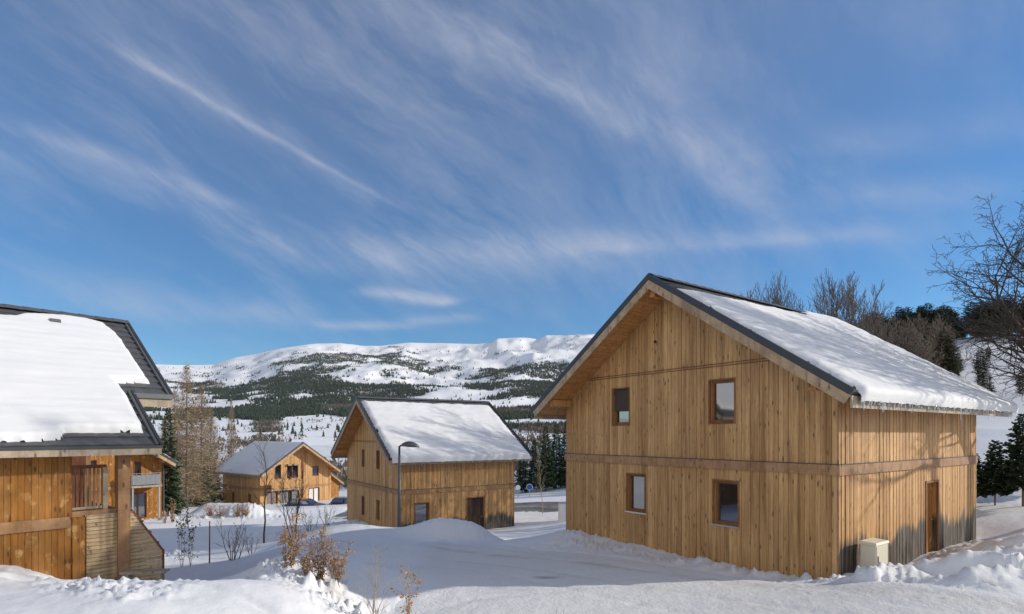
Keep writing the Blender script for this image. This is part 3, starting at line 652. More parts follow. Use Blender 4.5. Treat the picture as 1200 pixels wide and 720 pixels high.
def walls(root, W, D, mats, gable_open=(), right_open=(), left_open=(), bw=.135, zb=-.9, right=True, left=True, trim=True, zr=ZR, stained=None):
    zg = lambda t: zr-.27-abs(t-W/2)*TS; zs = lambda t: zr-.30-W/2*TS
    g0, g1 = (0,0), (0,1)
    spec = [('gable_wall', (0,0),(0,1),(-1,0), W, zg, gable_open, (W/2,)), ('side_wall', (0,0),(1,0),(0,-1), D, zs, right_open, ()),
            ('side_wall', (0,W),(1,0),(0,1), D, zs, left_open, ()), ('gable_wall', (D,0),(0,1),(1,0), W, zg, (), (W/2,))]
    for i, (nm, O, a, n, Ln, zh, op, cuts) in enumerate(spec):
        mb = MB(); m_ = mats[1] if (i == 1 and len(mats) > 1) else mats[0]
        boards(mb, O, a, n, Ln, zb, zh, (bw if i != 1 else bw*.8) if i < 3 else .5, op, cuts=cuts, alt=.007 if i == 1 else 0)
        boards(mb, O, a, n, Ln, zb, zh, 1000., op, depth=-.002, gap=0, inset=-.16, cuts=cuts) if True else None
        ob = mb.build(nm, m_, root)
        # belt beam and flashing
        b = MB(); A = Vector((a[0],a[1],0)); NN = Vector((n[0],n[1],0)); O_ = Vector((O[0],O[1],0))
        e0, e1 = -.075 if i in (0,) else -.0, Ln + (.075 if i == 0 else .0)
        p0 = O_ + A*e0 + NN*.05; p1 = O_ + A*e1 + NN*.05
        zs_cut = [o for o in op if o[2] < BT and o[3] > BB]
        edges = sorted([e0] + [v for o in zs_cut for v in o[:2]] + [e1])
        for ea, eb in zip(edges[::2], edges[1::2]):
            k = max(1, int((eb-ea)/3.4))
            for j in range(k):
                ta, tb = ea+(eb-ea)*j/k, ea+(eb-ea)*(j+1)/k - (.006 if j < k-1 else 0)
                b.bar(O_+A*ta+NN*.052+Vector((0,0,(BT+BB)/2)), O_+A*tb+NN*.052+Vector((0,0,(BT+BB)/2)), .05, BT-BB, tone=random.random())
        bo_ = b.build('belt_beam', M_beam, root)
        f_ = MB()
        for ea, eb in zip(edges[::2], edges[1::2]):
            f_.bar(O_+A*ea+NN*.058+Vector((0,0,BT+.010)), O_+A*eb+NN*.058+Vector((0,0,BT+.010)), .065, .014)
        f_.build('flashing', M_edge, bo_)
        if nm == 'gable_wall' and trim:
            hw = (zr-.27-5.62)/TS; b = MB()
            for zz in (5.60, 5.67): b.bar(O_+A*(W/2-hw+.06)+NN*.036+Vector((0,0,zz)), O_+A*(W/2+hw-.06)+NN*.036+Vector((0,0,zz)), .03, .022, tone=.1)
            b.build('drip_moulding', M_frame, root)
def corner(root, W, D):
    for x, y in ((0,0),(0,W),(D,0),(D,W)):
        b = MB(); sx, sy = (-1 if x == 0 else 1), (-1 if y == 0 else 1)
        b.box(min(x,x+sx*.034), max(x,x+sx*.034), min(y,y+sy*.034), max(y,y+sy*.034), -.9, ZR-.5-W/2*TS, 0, .5); b.build('corner_board', M_beam, root)
def purlins(root, W, x0, D, zr=ZR, right=True):
    for yy, hh in ((.16,.24),(W-.16,.24),(W/2,.26)):
        z = zr-.29-abs(yy-W/2)*TS - hh/2 - (.05 if yy == W/2 else .0)
        b = MB(); b.box(x0+.12, -.03, yy-.09, yy+.09, z-hh/2, z+hh/2, 0, random.random()); b.build('purlin', M_soffit, root)

# --- large chalet on the right
TH = math.radians(35.618); W1, D1 = 9.975, 9.9
big = thing('wooden_chalet', 'large two storey larch chalet beside the road with a pale cabinet at its corner', 'chalet', (7.947,13.8,-3.62), TH)
wl = [(W1-t1, W1-t0, z0, z1) for t0,t1,z0,z1 in ((2.46,3.21,3.947,5.19),(6.39,7.19,3.947,5.19),(3.13,3.9,1.005,2.267),(6.525,7.305,1.005,2.267))]
door1 = (5.45, 6.35, -.05, 2.16)
walls(big, W1, D1, [M_wood, M_woodst], gable_open=wl, right_open=[door1]); corner(big, W1, D1); purlins(big, W1, -1.05, D1)
for i, o in enumerate(wl):
    window(big, (0,0), (0,1), (-1,0), *o, blind=.62 if i == 0 else 0, sill=i > 1, snowsill=i == 2)
def door(root, O, a, n, t0, t1, z0, z1, material, handle=True, recess=-.15, inset=0):
    O = Vector((O[0],O[1],0)); a = Vector((a[0],a[1],0)); n = Vector((n[0],n[1],0))
    m = MB(); k = 6; w_ = (t1-t0)/k
    m.bar(O+a*(t0+t1)/2+n*(recess-.05)+Vector((0,0,z0)), O+a*(t0+t1)/2+n*(recess-.05)+Vector((0,0,z1)), .02, 1.0) if 0 else None
    for i in range(k):
        c = O + a*(t0+w_*(i+.5)) + n*recess
        m.bar(c+Vector((0,0,z0)), c+Vector((0,0,z1)), .05, w_-.008, up=a, tone=random.random())
    d_ = m.build('door', material, root)
    fr = MB()
    for t in (t0-.03, t1+.03): fr.bar(O+a*t+n*.03+Vector((0,0,z0)), O+a*t+n*.03+Vector((0,0,z1+.06)), .06, .06, up=a)
    fr.bar(O+a*t0+n*.03+Vector((0,0,z1+.03)), O+a*t1+n*.03+Vector((0,0,z1+.03)), .06, .06); fr.build('door_frame', M_frame, d_)
    if handle:
        h_ = MB(); c = O + a*(t1-.1) + n*(recess+.07) + Vector((0,0,z0+1.05)); h_.bar(c, c-a*.12, .022, .022); h_.bar(c-n*.06, c, .022, .022); h_.build('handle', M_metal, d_)
    return d_
door(big, (0,0), (1,0), (0,-1), *door1, M_woodgold, recess=-.13)
v = MB(); v.tube([(-.02, W1-4.35, 6.62), (-.05, W1-4.35, 6.62)], .05, 10); v.build('vent', M_dark, big)
def sn_main(x, m):
    top = np.where(x < 7.6, .95 - .05*x + .12*perlin(x*.9, x*0+2.2), -.6)
    top = np.where((x > 7.2), np.interp(x, [7.2,7.9,8.4], [.3,.05,-.5]), top)
    return np.minimum.reduce([m-top, x-(-1.05+.16+.012*m), 11.02+.02-x, np.full_like(x, 1.)])
def sn_left(x, m): return np.minimum.reduce([m-.8, x+.8, 10.6-x])
roof(big, W1, -1.05, 11.0, .78, snow=(sn_main, sn_left), icic=(96,0), gut=(False,True), T=.125)
# --- middle chalet
W2, D2 = 9.615, 7.82
mid = thing('wooden_chalet', 'smaller chalet with narrow slit windows behind the street lamp and snow mound', 'chalet', (-6.384,32.524,-6.10), math.radians(33.926))
nw = [(t-.22, t+.22, z0, z1) for t, z0, z1 in ((3.55,3.95,5.05),(6.3,3.95,5.05),(3.55,.75,1.95),(6.3,.75,1.95))]
ro2 = [(.85,1.75,.75,2.05), (4.35,5.55,-.1,2.15)]
walls(mid, W2, D2, [M_wood, M_woodst], gable_open=nw, right_open=ro2, bw=.15); corner(mid, W2, D2); purlins(mid, W2, -.95, D2)
for o in nw: window(mid, (0,0), (0,1), (-1,0), *o, sill=False, blind=.97)
window(mid, (0,0), (1,0), (0,-1), *ro2[0], sill=False); door(mid, (0,0), (1,0), (0,-1), *ro2[1], M_darkdoor, recess=-.1)
def sn_mid(x, m): return np.minimum.reduce([m-.50-.1*perlin(x*1.1, x*0), x+.95-.14, 8.86-.30-x])
roof(mid, W2, -.95, 8.83, .70, snow=(sn_mid, sn_left), icic=(52,0), fine=True, gut=(False,True))

# --- distant left chalet with the balcony loggia
W3, D3 = 9.92, 9.1; th3 = math.radians(52.824)
P3 = (-30.468 + W3*math.cos(th3), 68.475 + W3*math.sin(th3), -9.50)
far3 = thing('wooden_chalet', 'distant chalet with balconied gable and thinly snowed roof behind the dark blue car', 'chalet', P3, th3+math.pi/2)
def y3(px): 
    k = (px-600)/F; c, s = math.cos(th3), math.sin(th3); s_ = (k*68.475+30.468)/(c-k*s); return W3 - s_
def z3(px, py):
    s_ = W3-y3(px); return (HY-py)/F*(68.475+s_*math.sin(th3)) - P3[2]
def o3(xa, xb, ya, yb): a_, b_ = sorted((y3(xa), y3(xb))); xm = (xa+xb)/2; return (a_, b_, z3(xm, yb), z3(xm, ya))
op3 = [o3(366.5,373,547,557.5), o3(336.5,349,545,560), o3(322.5,329,545,561), o3(362,374,572,593), o3(313,325,577,594), o3(328,350,576,594)]
lo3 = [(2.2,2.7,.9,2.1),(6.2,6.7,.9,2.1)]
walls(far3, W3, D3, [M_wood], gable_open=op3, left_open=lo3, bw=.22, trim=False); corner(far3, W3, D3); purlins(far3, W3, -1.3, D3)
for i, o in enumerate(op3): window(far3, (0,0), (0,1), (-1,0), *o, sill=False, curtain=(i == 3), fm=M_redwood)
for o in lo3: window(far3, (0,W3), (1,0), (0,1), *o, sill=False)
b = MB(); ya, yb = sorted((y3(311.5), y3(349))); b.box(-1.3, -.03, ya, yb, 2.62, 2.80); b.build('balcony_floor', M_grey, far3)
b = MB()
for i in range(26):
    q = ya + (yb-ya)*i/26
    b.box(-1.3, -1.25, q, q+(yb-ya)/26-.03, 2.85, 3.75, 0, random.random())
b.box(-1.33,-1.2, ya, yb, 3.78, 3.86); b.build('balcony_railing', M_wood, far3)
for yy in (ya+.1, yb-.1):
    b = MB(); b.box(-1.3, -1.1, yy-.1, yy+.1, -.5, 6.2 if yy < (ya+yb)/2 else 2.6); b.build('post', M_redwood, far3)
b = MB(); b.box(-.35,-.05, ya, y3(336), 5.55, 5.75); b.build('lintel_beam', M_grey, far3)
def sn3(x, m): return np.minimum.reduce([m+.3, x+1.36-.05, 10.7-x])
roof(far3, W3, -1.36, 10.6, .62, snow=(sn3, sn3), fine=False, T=.10, gut=(False,True))

# --- chalet behind the near left one, seen under its eave
th4 = math.radians(50); W4, D4 = 9.9, 9.5; P4 = (-29.7,48.0,-7.05)
left4 = thing('wooden_chalet', 'chalet with a small grey railed balcony seen past the post of the nearest left chalet', 'chalet', P4, th4+math.pi/2)
op4 = [(1.55,2.05,3.5,4.75),(4.6,5.3,4.5,5.0),(1.15,2.35,.15,2.2)]
walls(left4, W4, D4, [M_woodgold], gable_open=op4, bw=.2, trim=False); corner(left4, W4, D4); purlins(left4, W4, -1.1, D4)
for o in op4: window(left4, (0,0), (0,1), (-1,0), *o, sill=False, fm=M_redwood)
b = MB(); b.box(-1.2,-.03,.45,2.55,2.72,2.88); b.build('balcony_floor', M_grey, left4)
b = MB()
for i in range(7): q = .47+i*.344; b.box(-1.2,-1.17,q,q+.03,2.9,3.85)
b.box(-1.21,-1.16,.45,2.56,3.85,3.9); b.box(-1.19,-1.18,.5,2.5,2.95,3.75); 
for q in (.47,2.53): b.box(-1.2,-.05,q-.02,q+.02,3.85,3.9); b.box(-1.17,-.05,q-.01,q+.01,2.95,3.75)
b.build('balcony_railing', M_mesh, left4)
for q in (.55,2.45): b = MB(); b.box(-1.15,-1.05,q-.05,q+.05,-1.2,2.7); b.build('post', M_metal, left4)
b = MB(); b.tube([(-.1,-.1,4.9),(-.12,-.12,-1.2)], .055, 8); b.build('downpipe', M_gutter, left4)
roof(left4, W4, -1.1, 10.5, .75, snow=(sn3, sn3), fine=False, T=.15)

# --- small chalets far down the valley, seen between the two
def small(loc, rot, W, D, zr, label):
    r = thing('wooden_cabin', label, 'cabin', loc, rot); mb = MB()
    for O,a,n,Ln,zh in (((0,0),(0,1),(-1,0),W,lambda t: zr-.27-abs(t-W/2)*TS), ((0,0),(1,0),(0,-1),D,lambda t: zr-.3-W/2*TS), ((0,W),(1,0),(0,1),D,lambda t: zr-.3-W/2*TS), ((D,0),(0,1),(1,0),W,lambda t: zr-.27-abs(t-W/2)*TS)):
        boards(mb, O, a, n, Ln, -.8, zh, .25, [], cuts=(W/2,) if Ln == W else ()); boards(mb, O, a, n, Ln, -.8, zh, 1000., [], depth=-.002, gap=0, inset=-.16, cuts=(W/2,) if Ln == W else ())
    mb.build('wall', M_woodgold, r)
    m = MB(); m.box(-.05,-.03,W*.35,W*.35+1.6,0,2.1); d_ = m.build('door', M_redwood, r)
    roof(r, W, -.5, D+.5, .5, snow=(sn_small(D), sn_small(D)), fine=False, T=.15, gut=(False,False), zr=zr)
    return r
def sn_small(D): return lambda x, m: np.minimum.reduce([m+.3, x+.5, D+.5-x])
small((-25.4,83,-9.5), math.radians(150), 4.6, 6, 4.3, 'small low timber cabin seen in the gap between the two middle chalets')

# --- nearest chalet on the left
P5 = (-8.73,15.25,-4.80); th5 = math.radians(50); W5 = 10.1; RY = W5/2; M5 = 5.83/CP_
near = thing('wooden_chalet', 'nearest chalet on the left with golden boards, snow sheeted slate roof and slatted stair screen', 'chalet', P5, th5)
mb = MB(); zs5 = lambda t: 4.75
XW0, XW1 = -14., -2.55
boards(mb, (XW0,0), (1,0), (0,-1), XW1-XW0, -.9, zs5, .118, [], gap=.006); boards(mb, (XW0,0), (1,0), (0,-1), XW1-XW0, -.9, zs5, 1000., [], depth=-.002, gap=0, inset=-.16)
mb.build('side_wall', M_woodgold, near)
zg5 = lambda t: ZR-.3-abs(t-RY)*TS
for xx, nn in ((XW1,1),(XW0,-1)):
    mb = MB(); boards(mb, (xx,0), (0,1), (nn,0), W5, -.9, zg5, .135, [], cuts=(RY,)); boards(mb, (xx,0), (0,1), (nn,0), W5, -.9, zg5, 1000., [], depth=-.002, gap=0, inset=-.16, cuts=(RY,)); mb.build('gable_wall', M_woodgold, near)
mb = MB(); boards(mb, (XW0,W5), (1,0), (0,1), XW1-XW0, -.9, zs5, .4, []); mb.build('side_wall', M_woodgold, near)
b = MB()
for j in range(4):
    ta = XW0+(XW1-XW0)*j/4; b.box(ta, ta+(XW1-XW0)/4-.006, -.085, -.028, 2.62, 2.873, 0, random.random())
b.build('belt_beam', M_beam, near)
# balcony on the gable end, its posts, stair screen
b = MB(); b.box(XW1+.03, -1.62, .1, 2.8, 2.86, 2.98, 0, .3); b.box(XW1+.03,-1.62,.04,.1,2.70,2.97,1,.6); b.build('balcony_floor', [M_redwood, M_beam], near)
b = MB(); xs_ = np.linspace(XW1+.07, -1.9, 8)
for i, x in enumerate(xs_): b.box(x-.028, x+.028, .09, .115, 3.06, 3.98 , 0 if i > 2 else 1, random.random())
b.box(XW1+.03,-1.82,.06,.15,3.98,4.06,1,.4); b.box(XW1+.03,-1.82,.07,.14,3.0,3.06,2,.4); b.box(-1.9,-1.8,.05,.15,2.98,4.0,2,.6)
b.build('balcony_railing', [M_beam, M_redwood, M_grey], near)
b = MB(); b.box(XW1+.04,-1.7,2.4,2.46,3.0,4.7,0,.2); b.build('screen_panel', M_redwood, near)
b = MB(); b.box(-1.63,-1.37,-.12,.14,-.8,4.42,0,.5); b.build('post', M_beam, near)
b = MB(); b.box(-1.60,-1.40,3.2,3.4,-.8,5.5,0,.5); b.build('post', M_beam, near)
b = MB(); b.box(XW1+.03,-2.27,-.02,.02,-.6,2.84,0,.45); b.box(XW1+.16,XW1+.165,-.026,-.018,-.6,2.84,0,.1); b.build('lower_panel', M_woodgold, near)
b = MB(); zz = .35; i = 0
while zz < 2.80:
    xr = -.62 if zz < 1.75 else np.interp(zz, [1.75,2.86], [-.62,-1.32]); xr = float(xr); xr2 = float(-.62 if zz+.08 < 1.75 else np.interp(zz+.08, [1.75,2.86], [-.62,-1.32]))
    jj = random.uniform(-.004,.004)
    b.hexa([(-2.25,-.035+jj,zz),(xr,-.035+jj,zz),(xr,-.01+jj,zz),(-2.25,-.01+jj,zz),(-2.25,-.02+jj,zz+.082),(xr2,-.02+jj,zz+.082),(xr2,.005+jj,zz+.082),(-2.25,.005+jj,zz+.082)], 0, random.random()); zz += .093
b.hexa([(-2.25,.02,.3),(-.63,.02,.3),(-.63,.05,.3),(-2.25,.05,.3),(-2.25,.02,2.84),(-1.36,.02,2.84),(-1.36,.05,2.84),(-2.25,.05,2.84)], 1, .2)
b.bar((-1.32,.0,2.90),(-.60,.0,1.76), .06, .05, mat=1); b.box(-.63,-.58,-.04,.05,.3,1.8,1,.3)
b.box(-2.28,-1.30,-.04,.06,2.83,2.87,2,.5)
b.build('stair_screen', [M_slat, M_redwood, M_grey], near)
b = MB()
for i in range(3): zt = 2.6-i*.3; b.box(-1.3+i*.15*1.2, -1.3+i*.15*1.2+.28, .08, 1.0, zt-.05, zt, 0, random.random())
b.build('stair_tread', M_grey, near)
# roof with the stepped right-hand end
deck = MB()
def slab(mb, s, xa, xb, ma, mb_, ha, hb, mat=0, tone=.5):
    q = [slopept(W5,s,xa,ma,ha),slopept(W5,s,xb,ma,ha),slopept(W5,s,xb,mb_,ha),slopept(W5,s,xa,mb_,ha)]; t = [slopept(W5,s,xa,ma,hb),slopept(W5,s,xb,ma,hb),slopept(W5,s,xb,mb_,hb),slopept(W5,s,xa,mb_,hb)]
    p = q+t
    if s < 0: p = [p[j] for j in (3,2,1,0,7,6,5,4)]
    mb.hexa([p[j] for j in (3,2,1,0,7,6,5,4)], mat, tone)
def xend(m): return -.0 if m < 4.56 else -.95
nb = 44
for s in (1,-1):
    for i in range(nb):
        ma = i*M5/nb; slab(deck, s, XW0-.8, xend(ma+.08)-.05 if s > 0 else -.05, ma, (i+1)*M5/nb-.008, -.25, -.2, 0, random.random())
rf5 = deck.build('roof', M_soffit, near)
for s in (1,-1):
    mb = MB(); h = M5/20; xs0 = np.arange(XW0-.8, .001, .075)
    for j in range(20):
        off = (j%2)*.15; xs = xs0[xs0 <= (xend((j+.5)*h)+.001 if s > 0 else .01)]; nx = len(xs); wv = .016*np.abs(np.sin((xs+off)*math.pi/.30))-.004; o = len(mb.v)
        for m_, hh in ((j*h-.03,-.012),((j+1)*h,.03),((j+1)*h+.002,-.02)):
            for x, ww in zip(xs, wv): mb.v.append(slopept(W5,s,x,m_,hh+(ww if hh > 0 else ww*.4)))
        for a in range(2):
            for i in range(nx-1):
                f = (o+a*nx+i,o+(a+1)*nx+i,o+(a+1)*nx+i+1,o+a*nx+i+1); mb.f.append(f if s > 0 else f[::-1]); mb.m.append(0); mb.t.append(((j*7+int((xs[i]+off+50)/.3)*13)%11)/11.)
    slab(mb, s, XW0-.8, -.02, .02, 4.55 if s > 0 else M5-.01, -.19, -.03)
    if s > 0: slab(mb, s, XW0-.8, -.97, 4.55, M5-.01, -.19, -.03)
    mb.build('tile_covering', M_tile, rf5)
    for (xe, ma, mb_) in (((0,0,4.58),(-.95,4.45,M5+.02)) if s > 0 else ((0,0,M5+.02),)):
        b = MB(); slab(b, s, xe, xe+.07, ma, mb_, -.12, .065); b.build('verge_flashing', M_edge, rf5)
        b = MB(); slab(b, s, xe-.085, xe-.02, ma, mb_, .035, .062); b.build('verge_tile', M_tile, rf5)
        b = MB(); slab(b, s, xe+.012, xe+.05, ma, mb_, -.37, -.13, 0, .5); b.build('barge_board', M_grey, rf5)
ye, ze = slopept(W5,1,0,M5)[1:]; yn, zn = slopept(W5,1,0,4.56)[1:]
b = MB(); b.box(XW0-.8,-.9,ye-.03,ye+.02,ze-.225,ze-.02,0,.6); b.build('eave_board', M_grey, rf5)
b = MB(); b.box(-.93,.03,yn-.05,yn+.0,zn-.33,zn-.05,0,.8); b.build('eave_board', M_grey, rf5)
b = MB(); b.box(-.93,.03,yn-.11,yn-.055,zn-.10,zn+.03); b.build('gutter', M_gutter, rf5)
b = MB(); b.box(XW0-.8,-.88,ye-.045,ye-.031,ze-.075,ze-.005); b.build('drip_edge', M_edge, rf5)
c = MB()
for i in range(34):
    xa = -14.8+i*.436; vs_ = []
    for x, lf in ((xa,.012),(min(xa+.46,.05),0)):
        for yy,z_ in ((-.17,-.075),(-.10,.0),(0,.045),(.10,.0),(.17,-.075)): vs_.append((x, RY+yy, ZR+.06+z_+lf))
    c.add(vs_, [(j,j+1,5+j+1,5+j) for j in range(4)]+[(0,5,9,4)], 0, random.random())
c.build('ridge_cap', M_tile, rf5)
SN5 = [(-14.9,.6),(-3.2,.74),(-2.9,.68),(-2.69,.45),(-1.98,.27),(-1.24,.20),(-.72,.40),(-.52,1.0),(-.47,1.5),(-.43,2.66),(-.38,3.92),(-.88,3.98),(-1.22,4.02),(-1.12,4.6),(-1.12,5.4),(-1.16,6.46),(-2.05,6.47),(-2.74,6.48),(-2.83,6.70),(-3.08,6.80),(-3.9,6.86),(-14.9,6.88)]
xs = np.arange(-14.8,-.2,.05); ms = np.arange(0.0,7.05,.05); XX, MM = np.meshgrid(xs, ms, indexing='ij')
sd = polysd(XX, MM, SN5) + .035*fbm(XX/.4, MM/.4, 3) + .012*np.sin(XX*2*math.pi/.3)*(MM>5.8)
hh = .15*np.clip(sd/.12,0,1)**.5*(1+.12*fbm(XX/1.5,MM/.5,3)+.015*np.sin(MM*2*math.pi/.35)) - .03*(sd<=0) + .03
kp = sd > -.05; keep = kp[:-1,:-1]&kp[1:,:-1]&kp[1:,1:]&kp[:-1,1:]
grid_mesh('snow_layer', np.stack([XX, W5/2-(MM*CP_+hh*SP_), ZR-MM*SP_+hh*CP_],-1), M_roofsnow, keep=keep, parent=rf5)
b = MB(); q = slopept(W5,1,-2.0,.80,.20); b.hexa([(q[0]-.14,q[1]-.12,q[2]-.22),(q[0]+.14,q[1]-.12,q[2]-.22),(q[0]+.14,q[1]+.1,q[2]-.1),(q[0]-.14,q[1]+.1,q[2]-.1),(q[0]-.11,q[1]-.10,q[2]),(q[0]+.11,q[1]-.10,q[2]),(q[0]+.11,q[1]+.06,q[2]+.03),(q[0]-.11,q[1]+.06,q[2]+.03)]); b.build('roof_vent', M_tile, rf5)

# ------------------------------------------------------------------ street things
# cream electrical cabinet beside the corner
cx, cy = .95, -.42
c_ = thing('electrical_cabinet', 'cream metal cabinet half buried in snow against the wall of the large chalet', 'cabinet', (7.947+cx*math.cos(TH)-cy*math.sin(TH), 13.8+cx*math.sin(TH)+cy*math.cos(TH), -3.62), TH)
b = MB(); b.box(-.34,.34,-.17,.17,-.3,.93); b.build('housing', M_cab, c_)
b = MB(); b.hexa([(-.37,-.2,.93),(.37,-.2,.93),(.37,.2,.93),(-.37,.2,.93),(-.35,-.18,.985),(.35,-.18,.985),(.35,.18,1.0),(-.35,.18,1.0)]); b.build('cap', M_cab, c_)
b = MB(); b.box(-.31,.31,-.185,-.172,-.2,.89); dd = b.build('door', M_cab, c_)
b = MB(); b.box(-.27,-.24,-.20,-.186,.5,.66); b.build('lock', M_edge, dd)
# street lamp
lx, ly = (468-600)/F*29.5, 29.5; lz = -5.2
t = thing('street_lamp', 'dark grey street lamp with a drooping oval head in front of the middle chalet', 'street lamp', (lx,ly,lz))
zt = (HY-523)/F*29.5 - lz
b = MB(); b.tube([(0,0,0),(0,0,1.1),(0,0,zt)], [.105,.10,.055], 10); b.build('pole', M_lamp, t, True)
b = MB(); b.tube([(0,0,zt-.05),(.05,0,zt+.02),(.35,0,zt+.06)], [.055,.05,.04], 8); b.build('arm', M_lamp, t, True)
b = MB(); K = 9
rings = []
for i in range(K):
    u = i/(K-1); x = .12 + .92*u; hw = .26*math.sin(math.pi*min(1,max(.06,u*.93+.05)))**.6; top = .27*math.sin(math.pi*(u*.88+.08))**.7; z0 = zt+.02-.07*u
    rings.append([(x, hw*math.cos(a_), z0 + (top*math.sin(a_) if a_ <= math.pi else .03*math.sin(a_))) for a_ in [2*math.pi*j/12 for j in range(12)]])
vs_ = [p for r in rings for p in r]; b.add(vs_, [(i*12+j, i*12+(j+1)%12, (i+1)*12+(j+1)%12, (i+1)*12+j) for i in range(K-1) for j in range(12)] + [tuple(range(12))[::-1], tuple(range((K-1)*12,K*12))]); hd = b.build('lamp_head', M_lamp, t, True)
b = MB(); b.box(.3,.75,-.1,.1,zt-.055,zt-.045); b.build('lens', M_lens, hd)
# round road signs
for nm, px, py, mt_, lab in (('road_sign', 620.5, 571, M_blue, 'round blue road sign with pale rim beyond the asphalt road'), ('road_sign', 607, 571.5, M_white, 'narrow white road sign at the corner of the middle chalet, left of the blue sign')):
    Yd = 60.; x = (px-600)/F*Yd; z = (HY-py)/F*Yd; g = gz(x, Yd)
    t = thing(nm, lab, 'road sign', (x,Yd,g))
    b = MB(); b.tube([(0,0,-.3),(0,0,z-g+.3)], .035, 8); b.build('pole', M_metal, t)
    r_ = .34 if mt_ is M_blue else .27
    b = MB(); b.tube([(0,-.05,z-g),(0,-.075,z-g)], r_, 28); pl = b.build('plate', M_white, t)
    b = MB(); b.tube([(0,-.076,z-g),(0,-.08,z-g)], r_*.88, 28); b.build('face', mt_, pl)
# white cabinet beside the back road
t = thing('utility_cabinet', 'white double door cabinet by the back road, left of the large chalet', 'cabinet', ((662-600)/F*38, 38, gz((662-600)/F*38, 38)), .1)
b = MB(); b.box(-.42,.42,-.2,.2,-.2,1.15); b.build('housing', M_white, t)
for s in (-1,1): b = MB(); b.box(s*.21-.195, s*.21+.195,-.222,-.202,-.1,1.1); b.build('door', M_white, t)
b = MB(); b.box(-.46,.46,-.25,.24,1.15,1.22); b.build('cap', M_stone, t)
# bench
bx_, by_ = (170-600)/F*13.7, 13.7; t = thing('bench', 'small low wooden bench below the slatted stair screen', 'bench', (bx_,by_,(HY-683)/F*13.7), math.radians(8))
b = MB(); b.box(-.5,.5,-.14,.14,.24,.30); b.build('seat', M_grey, t)
for s in (-.36,.36): b = MB(); b.hexa([(s-.05,-.12,-.3),(s+.05,-.12,-.3),(s+.05,.12,-.3),(s-.05,.12,-.3),(s-.03,-.1,.24),(s+.03,-.1,.24),(s+.03,.1,.24),(s-.03,.1,.24)]); b.build('leg', M_grey, t)

def car(loc, rot, paint, label):
    t = thing('parked_car', label, 'car', loc, rot)
    prof = [(-2.05,.32),(-2.12,.55),(-2.05,.88),(-1.78,.95),(-1.45,1.36),(-1.1,1.46),(.1,1.46),(.45,1.38),(1.05,.98),(1.8,.86),(2.08,.66),(2.1,.36),(1.95,.25),(-1.9,.25)]
    b = MB(); n_ = len(prof); rows = []
    for yy, ins in ((-.84,.06),(-.87,0),(.87,0),(.84,.06)):
        row = []
        for x, z in prof:
            tp = .17*max(0,(z-.92)/.54) ; y = yy*(1-tp) ; row.append((x*(1-ins*.15), y, z if z < .4 else z-ins*.3))
        rows.append(row)
    vs_ = [p for r in rows for p in r]
    b.add(vs_, [(k*n_+i, k*n_+(i+1)%n_, (k+1)*n_+(i+1)%n_, (k+1)*n_+i) for k in range(3) for i in range(n_)] + [tuple(range(n_))[::-1], tuple(range(3*n_,4*n_))]); b.build('body', paint, t)
    for s in (-1,1):
        w_ = MB()
        for poly in ([(-1.5,.97),(-1.2,1.36),(-.35,1.38),(-.35,.97)], [(-.28,.97),(-.28,1.38),(.1,1.38),(.42,1.3),(.85,.99)]):
            w_.add([(x, s*(.885-.16*max(0,(z-.92)/.54)*.9), z) for x,z in poly], [tuple(range(len(poly))) if s < 0 else tuple(range(len(poly)))[::-1]])
        w_.build('side_window', M_glass, t)
    for nm, q in (('windscreen', [(.5,.66,1.36),(1.03,.74,1.0),(1.03,-.74,1.0),(.5,-.66,1.36)]), ('rear_window', [(-1.5,-.66,1.33),(-1.79,-.74,.97),(-1.79,.74,.97),(-1.5,.66,1.33)])):
        w_ = MB(); dx = .03 if nm == 'windscreen' else -.03; w_.add([(x+dx,y,z+.02) for x,y,z in q], [(0,1,2,3)]); w_.build(nm, M_glass, t)
    for x in (-1.3,1.3):
        for s in (-1,1):
            w_ = MB(); w_.tube([(x,s*.70,.31),(x,s*.90,.31)], .31, 18); wo = w_.build('wheel', M_rubber, t)
            w_ = MB(); w_.tube([(x,s*.89,.31),(x,s*.915,.31)], .2, 14); w_.build('rim', M_metal, wo)
    for s in (-1,1):
        w_ = MB(); w_.box(1.98,2.09,s*.62-.16,s*.62+.16,.6,.74); w_.build('headlight', M_lens, t)
        w_ = MB(); w_.box(-2.13,-2.03,s*.68-.12,s*.68+.12,.68,.88); w_.build('tail_light', M_red, t)
    return t
cX, cY = (358-600)/F*64., 64.
car((cX, cY, (HY-600)/F*cY), math.radians(-8), M_carblue, 'dark blue car parked before the distant balconied chalet')
cX, cY = (405-600)/F*66., 66.
car((cX, cY, (HY-597)/F*cY), math.radians(75), M_carblack, 'black car partly hidden by the left corner of the middle chalet')

